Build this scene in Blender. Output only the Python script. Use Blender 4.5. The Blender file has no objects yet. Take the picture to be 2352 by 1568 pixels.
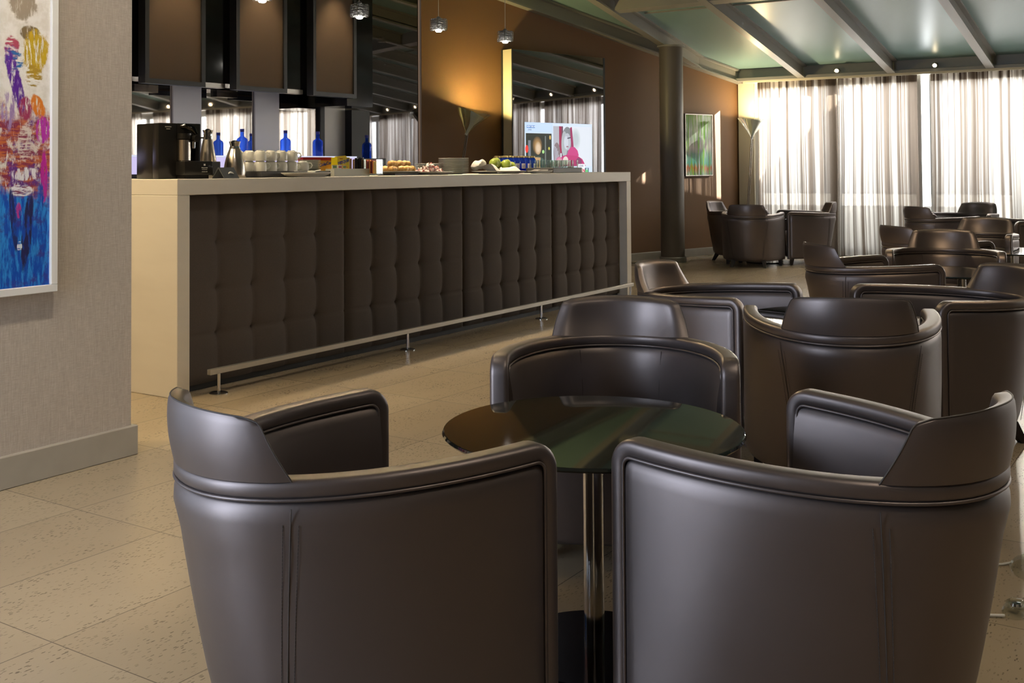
import bpy, bmesh, math, random
from mathutils import Vector, Matrix
random.seed(7)
S = bpy.context.scene
COL = S.collection
PI = math.pi
R = math.radians

# ------------------------------------------------------------------ camera
cam = bpy.data.cameras.new('camera'); cam_o = bpy.data.objects.new('camera', cam); COL.objects.link(cam_o)
YAW, PIT, ROL = 0.578748, 0.02431, -0.006264
f = Vector((math.cos(YAW)*math.cos(PIT), math.sin(YAW)*math.cos(PIT), math.sin(PIT)))
r = Vector((math.sin(YAW), -math.cos(YAW), 0)); u = r.cross(f)
r2 = r*math.cos(ROL)+u*math.sin(ROL); u2 = u*math.cos(ROL)-r*math.sin(ROL)
M = Matrix((r2, u2, -f)).transposed().to_4x4(); M.translation = (0, 0, 1.15)
cam_o.matrix_world = M
cam.sensor_width = 36; cam.lens = 2482.6/2352*36; cam.shift_y = (322.7-784)/2352
cam.clip_start = 0.05; cam.clip_end = 200
S.camera = cam_o

# ------------------------------------------------------------------ world, sun, big lights, exposure
S.view_settings.view_transform = 'Standard'; S.view_settings.look = 'None'
S.view_settings.gamma = 1; S.view_settings.use_curve_mapping = False
S.view_settings.exposure = 0.0
S.cycles.transparent_max_bounces = 40
W = bpy.data.worlds.new('world'); S.world = W; W.use_nodes = True
bg = W.node_tree.nodes['Background']; bg.inputs[0].default_value = (0.93, 0.97, 1.0, 1); bg.inputs[1].default_value = 1.1

def light(name, kind, loc, energy, color=(1, 1, 1), to=None, **kw):
    l = bpy.data.lights.new(name, kind); l.energy = energy; l.color = color
    for k, v in kw.items(): setattr(l, k, v)
    o = bpy.data.objects.new(name, l); COL.objects.link(o); o.location = loc
    if to is not None:
        o.rotation_euler = (Vector(to)-Vector(loc)).to_track_quat('-Z', 'Y').to_euler()
    return o
WARM = (1.0, 0.74, 0.42); WARM2 = (1.0, 0.82, 0.58)
light('sun', 'SUN', (30, -20, 20), 90.0, (1, 0.93, 0.82), to=(30-.62, -20+.70, 20-.36), angle=0.006)
# daylight behind the far window wall; added cool fill lights beside the camera
light('day_far', 'AREA', (14.6, -1.2, 1.75), 850, (0.95, 0.98, 1.0), to=(0, -1.2, 1.2), shape='RECTANGLE', size=13, size_y=1.5)
light('fill_back', 'AREA', (-1.12, 2.85, 1.24), 108, (0.74, 0.83, 1.0), to=(3, 1.6, .8), shape='RECTANGLE', size=1.1, size_y=2.35)
light('fill_left', 'AREA', (.25, 4.06, 1.24), 22, (0.72, 0.82, 1.0), to=(.8, 0, 1.0), shape='RECTANGLE', size=1.6, size_y=2.35)

# ------------------------------------------------------------------ materials
def mat(name, color=(.5, .5, .5), rough=.5, metal=0.0, **kw):
    m = bpy.data.materials.new(name); m.use_nodes = True
    b = m.node_tree.nodes['Principled BSDF']
    b.inputs['Base Color'].default_value = (*color, 1); b.inputs['Roughness'].default_value = rough
    b.inputs['Metallic'].default_value = metal
    for k, v in kw.items():
        b.inputs[k.replace('_', ' ')].default_value = (*v, 1) if isinstance(v, tuple) and len(v) == 3 else v
    return m
class N:
    """tiny node helper"""
    def __init__(s, m): s.m = m; s.t = m.node_tree; s.b = s.t.nodes.get('Principled BSDF')
    def n(s, kind, ins=None, **props):
        x = s.t.nodes.new('ShaderNode'+kind)
        for k, v in props.items(): setattr(x, k, v)
        for k, v in (ins or {}).items(): s.set(x.inputs[k], v)
        return x
    def set(s, sock, v):
        if hasattr(v, 'is_output') or isinstance(v, bpy.types.NodeSocket): s.t.links.new(v, sock)
        elif isinstance(v, bpy.types.Node): s.t.links.new(v.outputs[0], sock)
        else: sock.default_value = v
    def math(s, op, a, b=0.0, c=0.0):
        x = s.n('Math', {0: a, 1: b, 2: c}, operation=op); return x.outputs[0]
    def mix(s, fac, a, b):
        x = s.n('Mix', data_type='RGBA'); s.set(x.inputs[0], fac)
        s.set(x.inputs[6], a if not isinstance(a, tuple) else (*a, 1)); s.set(x.inputs[7], b if not isinstance(b, tuple) else (*b, 1))
        return x.outputs[2]
    def obj(s, scale=(1, 1, 1)):
        tc = s.n('TexCoord'); mp = s.n('Mapping', {'Vector': tc.outputs['Object'], 'Scale': scale}); return mp.outputs[0]
    def noise(s, scale, vec=None, detail=3.0, rough=.5):
        x = s.n('TexNoise', {'Scale': scale, 'Detail': detail, 'Roughness': rough})
        if vec is not None: s.set(x.inputs['Vector'], vec)
        return x.outputs[0]
    def ramp(s, fac, stops):
        x = s.n('ValToRGB'); s.set(x.inputs[0], fac); e = x.color_ramp.elements
        while len(e) < len(stops): e.new(.5)
        for q, (p, c) in zip(e, stops): q.position = p; q.color = (*c, 1) if len(c) == 3 else c
        return x.outputs[0]
    def bump(s, h, strength=.2, dist=.002):
        x = s.n('Bump', {'Strength': strength, 'Distance': dist, 'Height': h}); s.set(s.b.inputs['Normal'], x.outputs[0])
    def base(s, c): s.set(s.b.inputs['Base Color'], c)
def emis(name, color, strength):
    m = mat(name, (0, 0, 0)); b = m.node_tree.nodes['Principled BSDF']
    b.inputs['Emission Color'].default_value = (*color, 1); b.inputs['Emission Strength'].default_value = strength
    return m
def glass(name, color, alpha, rough=.03):
    """cheap thin glass: tinted transparency under a glossy coat"""
    m = bpy.data.materials.new(name); m.use_nodes = True; t = m.node_tree; t.nodes.clear(); k = N(m)
    tr = k.n('BsdfTransparent', {'Color': (*color, 1)}); gl = k.n('BsdfGlossy', {'Color': (1, 1, 1, 1), 'Roughness': rough})
    fr = k.n('Fresnel', {'IOR': 1.35}); mx = k.n('MixShader', {0: k.math('MINIMUM', k.math('MULTIPLY', fr.outputs[0], alpha*3), .6), 1: tr.outputs[0], 2: gl.outputs[0]})
    o = k.n('OutputMaterial', {0: mx.outputs[0]}); return m

M_leather = mat('bronze_leather', (.185, .160, .158), .44, .85)
k = N(M_leather); nz = k.noise(90, k.obj(), 2); k.bump(nz, .06, .001)
nz2 = k.noise(4, k.obj(), 2); k.set(k.b.inputs['Roughness'], k.math('MULTIPLY_ADD', nz2, .10, .39))
M_thread = mat('thread', (.060, .052, .048), .6)
M_darkwood = mat('dark_wood', (.018, .012, .010), .4)
M_tableglass = mat('black_glass', (.010, .013, .011), .03, 0, IOR=1.75)
M_tableedge = mat('glass_edge', (.05, .09, .075), .08)
M_chrome = mat('chrome', (.62, .62, .62), .12, 1)
M_steel = mat('brushed_steel', (.55, .50, .44), .27, 1)
M_wire = mat('dull_wire', (.20, .20, .205), .45, .4)
M_polish = mat('polished_dark', (.05, .05, .05), .1, 1)
M_barwhite = mat('bar_white', (.56, .52, .46), .38)
k = N(M_barwhite); k.base(k.mix(k.noise(2.5, k.obj((1, 1, 4)), 4), (.62, .575, .51), (.72, .675, .60)))
M_rail = mat('satin_aluminium', (.50, .47, .42), .38, .8)
M_tuft = mat('tufted_fabric', (.050, .038, .032), .9)
k = N(M_tuft); nz = k.noise(420, k.obj(), 2); k.base(k.mix(nz, (.042, .033, .027), (.105, .084, .073))); k.bump(nz, .3, .001)
M_linen = mat('linen_wall', (.36, .31, .26), .9)
k = N(M_linen); a = k.noise(1, k.obj((26, 26, 420)), 4, .7); b_ = k.noise(1, k.obj((380, 300, 22)), 4, .7)
c = k.math('MULTIPLY_ADD', b_, .5, k.math('MULTIPLY', a, .5)); k.base(k.ramp(c, [(.34, (.345, .295, .25)), (.52, (.44, .385, .33)), (.68, (.54, .485, .425))])); k.bump(c, .25, .002)
M_stone = mat('grey_stone', (.34, .31, .26), .5)
k = N(M_stone); k.base(k.mix(k.noise(9, k.obj(), 5), (.30, .27, .225), (.38, .35, .30)))
M_brown = mat('brown_wall', (.20, .103, .042), .62)
k = N(M_brown); k.bump(k.noise(60, k.obj(), 3), .12, .004)
M_black = mat('black_gloss', (.004, .004, .004), .10)
M_blackmat = mat('black_matte', (.012, .012, .012), .5)
M_mirror = mat('grey_mirror', (.60, .56, .52), .02, 1)
M_darkmirror = mat('dark_mirror', (.22, .21, .215), .02, 1)
M_post = mat('post_metal', (.64, .60, .55), .42, .15)
M_frame = mat('slate_frame', (.030, .032, .036), .4)
M_mesh = mat('brown_mesh', (.13, .09, .060), .8)
k = N(M_mesh); k.base(k.mix(k.noise(300, k.obj((1, 1, 3)), 2), (.10, .068, .045), (.16, .112, .075)))
M_white = mat('white_paint', (.74, .73, .71), .4)
M_cream = mat('cream_paint', (.66, .60, .46), .45)
M_beam = mat('beam_paint', (.28, .27, .245), .40)
M_col = mat('column_paint', (.155, .135, .118), .42)
M_ceil = mat('roof_glass', (.24, .30, .285), .34)
k = N(M_ceil); nz = k.noise(1.1, k.obj(), 3); k.base(k.mix(nz, (.20, .325, .325), (.25, .375, .36)))
M_plain = mat('plain_wall', (.42, .37, .31), .8)
M_plainceil = mat('upper_ceiling', (.10, .10, .095), .6)
M_china = mat('white_china', (.80, .80, .76), .18)
M_platter = mat('grey_china', (.62, .60, .56), .25)
M_tray = mat('slate_tray', (.045, .045, .048), .45)
M_napkin = mat('napkin', (.72, .68, .64), .9)
M_clear = glass('clear_glass', (.95, .97, .95), .22)
M_glassy = glass('window_glass', (.97, .98, .98), .25)
def blue_glass(name, tint, body, amt):
    m = glass(name, tint, .35); k = N(m); t = m.node_tree; out = next(q for q in t.nodes if q.type == 'OUTPUT_MATERIAL'); src = out.inputs[0].links[0].from_socket
    d = k.n('BsdfDiffuse', {'Color': (*body, 1)}); l_ = k.n('BsdfTranslucent', {'Color': (*body, 1)}); b2 = k.n('MixShader', {0: .5, 1: d.outputs[0], 2: l_.outputs[0]})
    mx = k.n('MixShader', {0: amt, 1: src, 2: b2.outputs[0]}); t.links.new(mx.outputs[0], out.inputs[0]); return m
M_bluegl = blue_glass('blue_glass', (.12, .30, .95), (.04, .16, .70), .22)
M_bluelit = blue_glass('blue_lit_glass', (.22, .40, 1.0), (.08, .24, 1.0), .22)
M_gold = mat('gold_cap', (.60, .46, .20), .35, .8)
M_apple = mat('green_apple', (.32, .46, .05), .3)
k = N(M_apple); k.base(k.mix(k.noise(9, k.obj(), 3), (.25, .40, .035), (.52, .55, .13)))
M_pastry = mat('pastry', (.62, .34, .09), .45)
k = N(M_pastry); k.base(k.mix(k.noise(26, k.obj(), 4), (.42, .18, .03), (.80, .54, .20)))
M_candy = mat('candy_wrap', (.8, .7, .68), .35)
k = N(M_candy); k.base(k.mix(k.math('GREATER_THAN', k.noise(60, k.obj(), 1), .54), (.82, .76, .73), (.55, .16, .16)))
M_plastic = mat('black_plastic', (.012, .011, .010), .28)
M_plasticg = mat('grey_plastic', (.07, .075, .085), .3)
M_yellow = mat('yellow_card', (.90, .74, .02), .45)
M_red = mat('red_card', (.42, .02, .025), .45)
M_orange = mat('orange_card', (.80, .46, .10), .5)
M_navy = mat('navy_ink', (.06, .07, .35), .5)
M_ink = mat('white_ink', (.75, .75, .72), .5)
M_greenink = mat('green_ink', (.12, .30, .08), .5)
M_kraft = mat('kraft_paper', (.42, .27, .14), .7)
M_redsach = mat('red_sachet', (.30, .05, .05), .4)
M_frost = mat('frosted_acrylic', (.62, .62, .55), .35)
M_bulb = emis('bulb', (1.0, .95, .82), 60)
M_bulbw = emis('warm_bulb', (1.0, .80, .50), 40)
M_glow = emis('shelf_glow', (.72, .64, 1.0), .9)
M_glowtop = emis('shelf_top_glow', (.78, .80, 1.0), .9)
M_led = emis('green_led', (.5, 1, .1), 1.5)
M_wood = mat('wood', (.2, .12, .06), .5)
M_ext = mat('outside_render', (.42, .42, .42), .8)
M_extg = mat('outside_paving', (.50, .48, .44), .8)

def floor_mat():
    m = mat('limestone_tiles', (.4, .34, .26), .42); k = N(m)
    tc = k.n('TexCoord'); sp = k.n('SeparateXYZ', {0: tc.outputs['Object']})
    def joint(c, off, pitch, half):
        fx = k.math('FRACT', k.math('DIVIDE', k.math('SUBTRACT', c, off), pitch))
        d = k.math('ABSOLUTE', k.math('SUBTRACT', fx, .5))
        return k.math('GREATER_THAN', d, .5-half/pitch)
    j = k.math('MAXIMUM', joint(sp.outputs[0], 1.611-6.68, .668, .0016), joint(sp.outputs[1], 2.40-8.6, .43, .0016))
    # per-tile tone
    ix = k.math('FLOOR', k.math('DIVIDE', k.math('SUBTRACT', sp.outputs[0], 1.611-6.68), .668)); iy = k.math('FLOOR', k.math('DIVIDE', k.math('SUBTRACT', sp.outputs[1], 2.40-8.6), .43))
    cb = k.n('CombineXYZ', {0: ix, 1: iy}); wn = k.n('TexWhiteNoise', {'Vector': cb.outputs[0]})
    cloud = k.noise(2.2, tc.outputs['Object'], 4)
    tone = k.math('MULTIPLY_ADD', wn.outputs[0], .35, k.math('MULTIPLY', cloud, .65))
    base = k.mix(tone, (.31, .24, .16), (.41, .33, .228))
    mp = k.n('Mapping', {'Vector': tc.outputs['Object'], 'Scale': (42, 120, 1), 'Rotation': (0, 0, .12)})
    vo = k.n('TexVoronoi', {'Vector': mp.outputs[0], 'Scale': 1.0, 'Randomness': 1.0})
    wob = k.noise(240, tc.outputs['Object'], 2)
    pit = k.math('LESS_THAN', k.math('MULTIPLY_ADD', wob, .35, vo.outputs['Distance']), .43)
    mask = k.n('Mapping', {'Vector': tc.outputs['Object'], 'Scale': (2.2, 7, 1), 'Rotation': (0, 0, .12)})
    mk = k.n('MapRange', {0: k.noise(1.6, mask.outputs[0], 4), 1: .38, 2: .62}); pitm = k.math('MULTIPLY', pit, mk.outputs[0])
    c1 = k.mix(k.math('MULTIPLY', pitm, .68), base, (.075, .055, .035))
    c2 = k.mix(k.math('MULTIPLY', j, .75), c1, (.10, .08, .06))
    k.base(c2); h = k.math('SUBTRACT', 1.0, k.math('MAXIMUM', pitm, j)); k.bump(h, .08, .002)
    k.b.inputs['Roughness'].default_value = .22
    return m
M_floor = floor_mat()

def curtain_mat(name, dens):
    m = bpy.data.materials.new(name); m.use_nodes = True; t = m.node_tree; t.nodes.clear(); k = N(m)
    uv = k.n('UVMap'); sp = k.n('SeparateXYZ', {0: uv.outputs[0]})
    nz = k.n('TexNoise', {'W': k.math('MULTIPLY', sp.outputs[0], 15.0), 'Scale': 1.0, 'Detail': 3.0, 'Roughness': .72}, noise_dimensions='1D')
    lo = k.n('TexNoise', {'W': k.math('MULTIPLY', sp.outputs[0], 3.1), 'Scale': 1.0, 'Detail': 1.0}, noise_dimensions='1D')
    s = k.n('MapRange', {0: k.math('MULTIPLY_ADD', lo.outputs[0], .5, k.math('MULTIPLY', nz.outputs[0], .75)), 1: .54, 2: .69}).outputs[0]
    fine = k.noise(1, k.n('Mapping', {'Vector': uv.outputs[0], 'Scale': (160, 3, 1)}).outputs[0], 2)
    s2 = k.math('MULTIPLY_ADD', fine, .18, s)
    col = k.mix(s2, (.72, .67, .61), (.18, .14, .11))
    tr = k.n('BsdfTransparent', {'Color': (1, 1, 1, 1)}); tl = k.n('BsdfTranslucent', {'Color': col}); df = k.n('BsdfDiffuse', {'Color': col})
    body = k.n('MixShader', {0: .35, 1: tl.outputs[0], 2: df.outputs[0]})
    op = k.math('MINIMUM', k.math('MULTIPLY_ADD', s2, .16, dens), .975)
    mx = k.n('MixShader', {0: op, 1: tr.outputs[0], 2: body.outputs[0]})
    k.n('OutputMaterial', {0: mx.outputs[0]}); return m
M_sheer = curtain_mat('striped_sheer', .83)
M_header = curtain_mat('sheer_header', .83)

def painting_mat():
    m = mat('abstract_painting', rough=.3); k = N(m); tc = k.n('TexCoord'); o = tc.outputs['Object']
    sp = k.n('SeparateXYZ', {0: o}); x, z = sp.outputs[0], sp.outputs[2]
    def nz(sc, sx, sz, lx=0, det=6, rot=0.0, rough=.68):
        return k.noise(sc, k.n('Mapping', {'Vector': o, 'Scale': (sx, 1, sz), 'Location': (lx, 0, lx*.7), 'Rotation': (0, rot, 0)}).outputs[0], det, rough)
    brushv = nz(30, 3.0, .45, 2); brushh = nz(30, .5, 3.0, 5); brushd = nz(34, 2.6, .5, 8, rot=.6); big = nz(9, 1, .8, 1); mid = nz(20, 1.2, 1, 3)
    def sm(v, a_, b_): return k.n('MapRange', {0: v, 1: a_, 2: b_}, interpolation_type='SMOOTHSTEP').outputs[0]
    mul = lambda p, q: k.math('MULTIPLY', p, q)
    c = k.mix(sm(mid, .40, .62), (.70, .66, .60), (.80, .77, .73))
    # blue lower field, violet and rust middle
    zw = k.math('ADD', z, k.math('MULTIPLY', k.math('SUBTRACT', big, .5), .34))
    blue = k.mix(sm(brushv, .42, .60), (.006, .07, .42), (.03, .25, .66)); blue = k.mix(mul(sm(mid, .52, .66), .8), blue, (.05, .03, .24))
    c = k.mix(sm(zw, 1.15, 1.06), c, blue)
    bandm = mul(sm(zw, 1.03, 1.10), sm(zw, 1.40, 1.32))
    rust = k.mix(sm(brushh, .44, .56), (.24, .03, .07), (.50, .13, .04)); rust = k.mix(sm(nz(16, 1, 1, 11), .50, .60), rust, (.13, .03, .22)); rust = k.mix(mul(sm(brushd, .56, .64), .9), rust, (.72, .68, .66))
    c = k.mix(mul(bandm, sm(mid, .34, .50)), c, rust)
    def blob(cx, cz, rx, rz, col, c_, br=None, lo=.40, hi=.54, tilt=0.0, warp=2.2):
        ux = k.math('SUBTRACT', x, cx); uz = k.math('SUBTRACT', z, cz)
        px_ = k.math('DIVIDE', k.math('MULTIPLY_ADD', uz, -tilt, ux), rx); pz_ = k.math('DIVIDE', uz, rz)
        rr = k.math('ADD', k.math('ADD', mul(px_, px_), mul(pz_, pz_)), mul(k.math('SUBTRACT', mid, .5), warp))
        f_ = sm(rr, 1.15, .70)
        if br is not None: f_ = mul(f_, sm(br, lo, hi))
        return k.mix(f_, c_, col)
    c = blob(2.335, 1.77, .055, .075, (.34, .28, .21), c, brushv, .30, .46)
    c = blob(2.292, 1.585, .030, .055, (.45, .07, .12), c, brushh, .46, .54); c = blob(2.300, 1.55, .035, .05, (.03, .16, .42), c, brushh, .50, .56)
    c = blob(2.365, 1.655, .040, .028, (.20, .14, .07), c, brushd, .36, .48)
    c = blob(2.385, 1.585, .050, .085, (.55, .36, .02), c, brushd, .40, .52, .10); c = blob(2.378, 1.50, .035, .045, (.42, .26, .03), c, brushh, .46, .56)
    c = blob(2.305, 1.475, .026, .125, (.10, .02, .28), c, brushv, .40, .50, -.25, 1.6); c = blob(2.280, 1.36, .03, .08, (.34, .22, .44), c, brushv, .44, .56)
    c = blob(2.345, 1.375, .030, .045, (.32, .03, .10), c, brushd, .42, .52); c = blob(2.395, 1.385, .028, .045, (.70, .20, .02), c, brushd, .38, .50, -.3)
    c = blob(2.415, 1.30, .03, .05, (.46, .03, .38), c, brushv, .44, .54); c = blob(2.345, 1.25, .030, .07, (.68, .60, .54), c, brushh, .42, .54)
    c = blob(2.345, 1.135, .06, .026, (.72, .70, .72), c, brushd, .42, .52, 0, 1.4); c = blob(2.33, 1.075, .05, .022, (.78, .77, .78), c, brushh, .42, .52, 0, 1.4)
    c = blob(2.422, 1.12, .016, .10, (.50, .02, .30), c, brushv, .44, .54)
    c = blob(2.355, .93, .020, .15, (.02, .02, .09), c, brushv, .42, .52, .10, 1.2); c = blob(2.30, .97, .012, .12, (.02, .03, .14), c, brushv, .40, .50, -.1, 1.0)
    c = blob(2.325, .87, .010, .018, (.7, .72, .76), c, brushh, .44, .52); c = blob(2.32, 1.0, .012, .03, (.5, .03, .25), c, brushd, .44, .52)
    k.base(c); return m
M_paint = painting_mat()

# ------------------------------------------------------------------ mesh helpers
class MB:
    def __init__(s): s.v = []; s.f = []; s.mi = []; s.mats = []
    def add(s, vs, fs, m=0):
        o = len(s.v); s.v += [tuple(p) for p in vs]; s.f += [tuple(i+o for i in q) for q in fs]; s.mi += [m]*len(fs); return s
    def bm(s, b, m=0):
        b.verts.index_update(); s.add([v.co[:] for v in b.verts], [[v.index for v in q.verts] for q in b.faces], m); b.free(); return s
    def box(s, x0, y0, z0, x1, y1, z1, bev=0, seg=2, m=0, rot=None):
        b = bmesh.new(); bmesh.ops.create_cube(b, size=1)
        sx, sy, sz = x1-x0, y1-y0, z1-z0
        for v in b.verts: v.co = ((v.co.x)*sx, (v.co.y)*sy, (v.co.z)*sz)
        if bev: bmesh.ops.bevel(b, geom=b.edges[:], offset=min(bev, .49*min(abs(sx), abs(sy), abs(sz))), segments=seg, affect='EDGES', profile=.5)
        mt = Matrix.Translation(((x0+x1)/2, (y0+y1)/2, (z0+z1)/2))
        if rot is not None: mt = mt @ rot
        bmesh.ops.transform(b, matrix=mt, verts=b.verts[:]); return s.bm(b, m)
    def lathe(s, prof, seg=32, m=0, mt=None):
        vs = []; fs = []; n = len(prof)
        for i in range(seg):
            a = 2*PI*i/seg
            for (rr, z) in prof: vs.append(Vector((rr*math.cos(a), rr*math.sin(a), z)))
        for i in range(seg):
            j = (i+1) % seg
            for q in range(n-1): fs.append((i*n+q, j*n+q, j*n+q+1, i*n+q+1))
        if prof[0][0] > 1e-6: fs.append(tuple((seg-1-i)*n for i in range(seg)))
        if prof[-1][0] > 1e-6: fs.append(tuple(i*n+n-1 for i in range(seg)))
        if mt is not None: vs = [mt @ v for v in vs]
        return s.add(vs, fs, m)
    def tube(s, pts, rad, seg=8, m=0, closed=False):
        pts = [Vector(p) for p in pts]; n = len(pts); vs = []; fs = []
        rad = rad if isinstance(rad, (list, tuple)) else [rad]*n
        up = None
        for i, p in enumerate(pts):
            t = (pts[(i+1) % n]-pts[i-1]) if closed else (pts[min(i+1, n-1)]-pts[max(i-1, 0)])
            t.normalize()
            if up is None: up = t.orthogonal().normalized()
            up = (up-t*up.dot(t)); up = up.normalized() if up.length > 1e-6 else t.orthogonal().normalized()
            w = t.cross(up)
            for q in range(seg):
                a = 2*PI*q/seg; vs.append(p+(up*math.cos(a)+w*math.sin(a))*rad[i])
        for i in range(n if closed else n-1):
            j = (i+1) % n
            for q in range(seg): fs.append((i*seg+q, i*seg+(q+1) % seg, j*seg+(q+1) % seg, j*seg+q))
        if not closed: fs += [tuple(range(seg))[::-1], tuple((n-1)*seg+q for q in range(seg))]
        return s.add(vs, fs, m)
    def loft(s, rings, closed=True, caps=True, m=0):
        n = len(rings[0]); vs = [p for rg in rings for p in rg]; fs = []
        for i in range(len(rings)-1):
            for q in range(n if closed else n-1): fs.append((i*n+q, i*n+(q+1) % n, (i+1)*n+(q+1) % n, (i+1)*n+q))
        if caps and closed: fs += [tuple(range(n))[::-1], tuple((len(rings)-1)*n+q for q in range(n))]
        return s.add(vs, fs, m)
    def prism(s, poly, d0, d1, axis='y', m=0):
        """poly of 2-D points extruded from d0 to d1 along an axis"""
        def P(a, b, d): return {'y': (a, d, b), 'x': (d, a, b), 'z': (a, b, d)}[axis]
        n = len(poly); vs = [P(a, b, d0) for a, b in poly]+[P(a, b, d1) for a, b in poly]
        fs = [tuple(range(n)), tuple(range(2*n-1, n-1, -1))]+[(i, (i+1) % n, n+(i+1) % n, n+i) for i in range(n)]
        return s.add(vs, fs, m)
    def build(s, name, mats, parent=None, smooth=35, fix=True):
        me = bpy.data.meshes.new(name); me.from_pydata([tuple(v) for v in s.v], [], s.f)
        for x in (mats if isinstance(mats, (list, tuple)) else [mats]): me.materials.append(x)
        for p, i in zip(me.polygons, s.mi): p.material_index = i
        if fix:
            b = bmesh.new(); b.from_mesh(me); bmesh.ops.recalc_face_normals(b, faces=b.faces[:]); b.to_mesh(me); b.free()
        if smooth:
            for p in me.polygons: p.use_smooth = True
            me.set_sharp_from_angle(angle=R(smooth))
        o = bpy.data.objects.new(name, me); COL.objects.link(o)
        if parent: o.parent = parent
        return o
def tag(o, label=None, cat=None, group=None, kind=None):
    if label: o['label'] = label
    if cat: o['category'] = cat
    if group: o['group'] = group
    if kind: o['kind'] = kind
    return o
def thing(name, label, cat, loc=(0, 0, 0), rz=0, group=None):
    o = bpy.data.objects.new(name, None); COL.objects.link(o); o.empty_display_size = .1
    o.location = loc; o.rotation_euler = (0, 0, rz); return tag(o, label, cat, group)
def struct(o): o['kind'] = 'structure'; return o
def dup(root, loc, rz, label, group=None):
    def cp(o, par):
        c = o.copy(); COL.objects.link(c); c.parent = par
        for ch in [q for q in ALL if q.parent == o]: cp(ch, c)
        return c
    ALL = list(COL.objects); c = cp(root, None); c.location = loc; c.rotation_euler = (0, 0, rz); c['label'] = label
    if group: c['group'] = group
    return c
def text(name, body, size, mt, m, parent=None, bold=0.0, depth=.0004, sx=1.0):
    cu = bpy.data.curves.new(name, 'FONT'); cu.body = body; cu.size = size; cu.align_x = 'CENTER'; cu.align_y = 'CENTER'; cu.extrude = depth; cu.offset = bold
    o = bpy.data.objects.new(name, cu); COL.objects.link(o)
    me = bpy.data.meshes.new_from_object(o); bpy.data.objects.remove(o); bpy.data.curves.remove(cu)
    me.transform(mt @ Matrix.Diagonal((sx, 1, 1, 1))); me.materials.clear(); me.materials.append(m)
    q = bpy.data.objects.new(name, me); COL.objects.link(q)
    if parent: q.parent = parent
    return q
ORD = ['', 'second ', 'third ', 'fourth ', 'fifth ', 'sixth ', 'seventh ', 'eighth ', 'ninth ', 'tenth ', 'eleventh ', 'twelfth ', 'thirteenth ', 'fourteenth ']

# ------------------------------------------------------------------ room shell
WX = 13.80                       # window wall
zc = lambda x: 2.47+.188*(13.4-x)  # underside of the sloping roof glass
XR = 3.4                         # where the slope ends
mb = MB(); mb.box(-5, -8, -.12, WX, 7.6, 0); struct(mb.build('floor', M_floor, smooth=0))
# oblique brown wall
P0 = Vector((12.668, 5.687, 0)); A17 = R(-17); DW = Vector((math.cos(A17), math.sin(A17), 0)); NW = Vector((DW.y, -DW.x, 0))
def wp(s_, z, off=0): q = P0+DW*s_+NW*off; return (q.x, q.y, z)
s0, s1 = -4.035, 1.178
mb = MB(); 
lo = [wp(s0, 0), wp(s1, 0), wp(s1, 0, -.3), wp(s0, 0, -.3)]
hi = [(x, y, zc(x)+.02) for x, y, _ in lo]
mb.loft([lo, hi]); struct(mb.build('wall_brown', M_brown, smooth=0))
mb = MB(); rg = [[wp(s_, z, o) for o, z in ((0, 0), (.014, 0), (.014, .088), (.010, .095), (0, .095))] for s_ in (s0, s1-.02)]
mb.loft(rg); struct(mb.build('baseboard_brown', M_stone, smooth=0))
# linen wall on the left with its stone skirting
mb = MB(); mb.box(-.74, 3.695, 0, -.59, 4.02, 4.4); mb.box(1.09, 3.695, 0, 2.83, 4.02, 4.4); mb.box(-.59, 3.695, 2.45, 1.09, 4.02, 4.4); struct(mb.build('wall_left', M_linen, smooth=0))
mb = MB(); mb.box(1.08, 3.675, 0, 2.85, 4.04, .118, .003, 1); struct(mb.build('baseboard_left', M_stone, smooth=0))
# back of the bar, side and rear walls (out of frame, close the room)
mb = MB(); mb.box(-5, 6.88, 0, 7.3, 7.1, 4.4); struct(mb.build('wall_bar', M_plain, smooth=0))
mb = MB(); mb.box(-5, -8.2, 0, WX+.2, -8, 4.6); struct(mb.build('wall_right', M_plain, smooth=0))
mb = MB()
mb.box(-.95, -8, 0, -.75, 2.25, 4.6); mb.box(-.95, 3.45, 0, -.75, 3.69, 4.6); mb.box(-.95, 2.25, 2.43, -.75, 3.45, 4.6); struct(mb.build('wall_back', M_plain, smooth=0))
mb = MB(); mb.box(1.15, 4.03, 0, 1.3, 6.87, 4.4); struct(mb.build('wall_passage', M_plain, smooth=0))
t = struct(thing('window_3', None, None, (.25, 3.86, .02)))  # unseen window added to carry the left fill light
mb = MB()
for x in (-.84, -.02, .80): mb.box(x, -.03, 0, x+.04, .03, 2.43)
mb.box(-.84, -.03, 0, .84, .03, .04); mb.box(-.84, -.03, 2.39, .84, .03, 2.43); mb.build('window_frame', M_white, t)
mb = MB(); mb.box(-.82, -.004, .04, .82, .004, 2.39); mb.build('window_pane', M_glassy, t, 0)
t = struct(thing('window_7', None, None, (-.85, 2.85, .0)))  # unseen window added around the fill light behind the camera
mb = MB()
for y in (-.6, .56): mb.box(-.03, y, 0, .03, y+.04, 2.43)
mb.box(-.03, -.6, 0, .03, .6, .04); mb.box(-.03, -.6, 2.39, .03, .6, 2.43); mb.build('window_frame', M_white, t)
mb = MB(); mb.box(-.004, -.57, .04, .004, .57, 2.39); mb.build('window_pane', M_glassy, t, 0)
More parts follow.
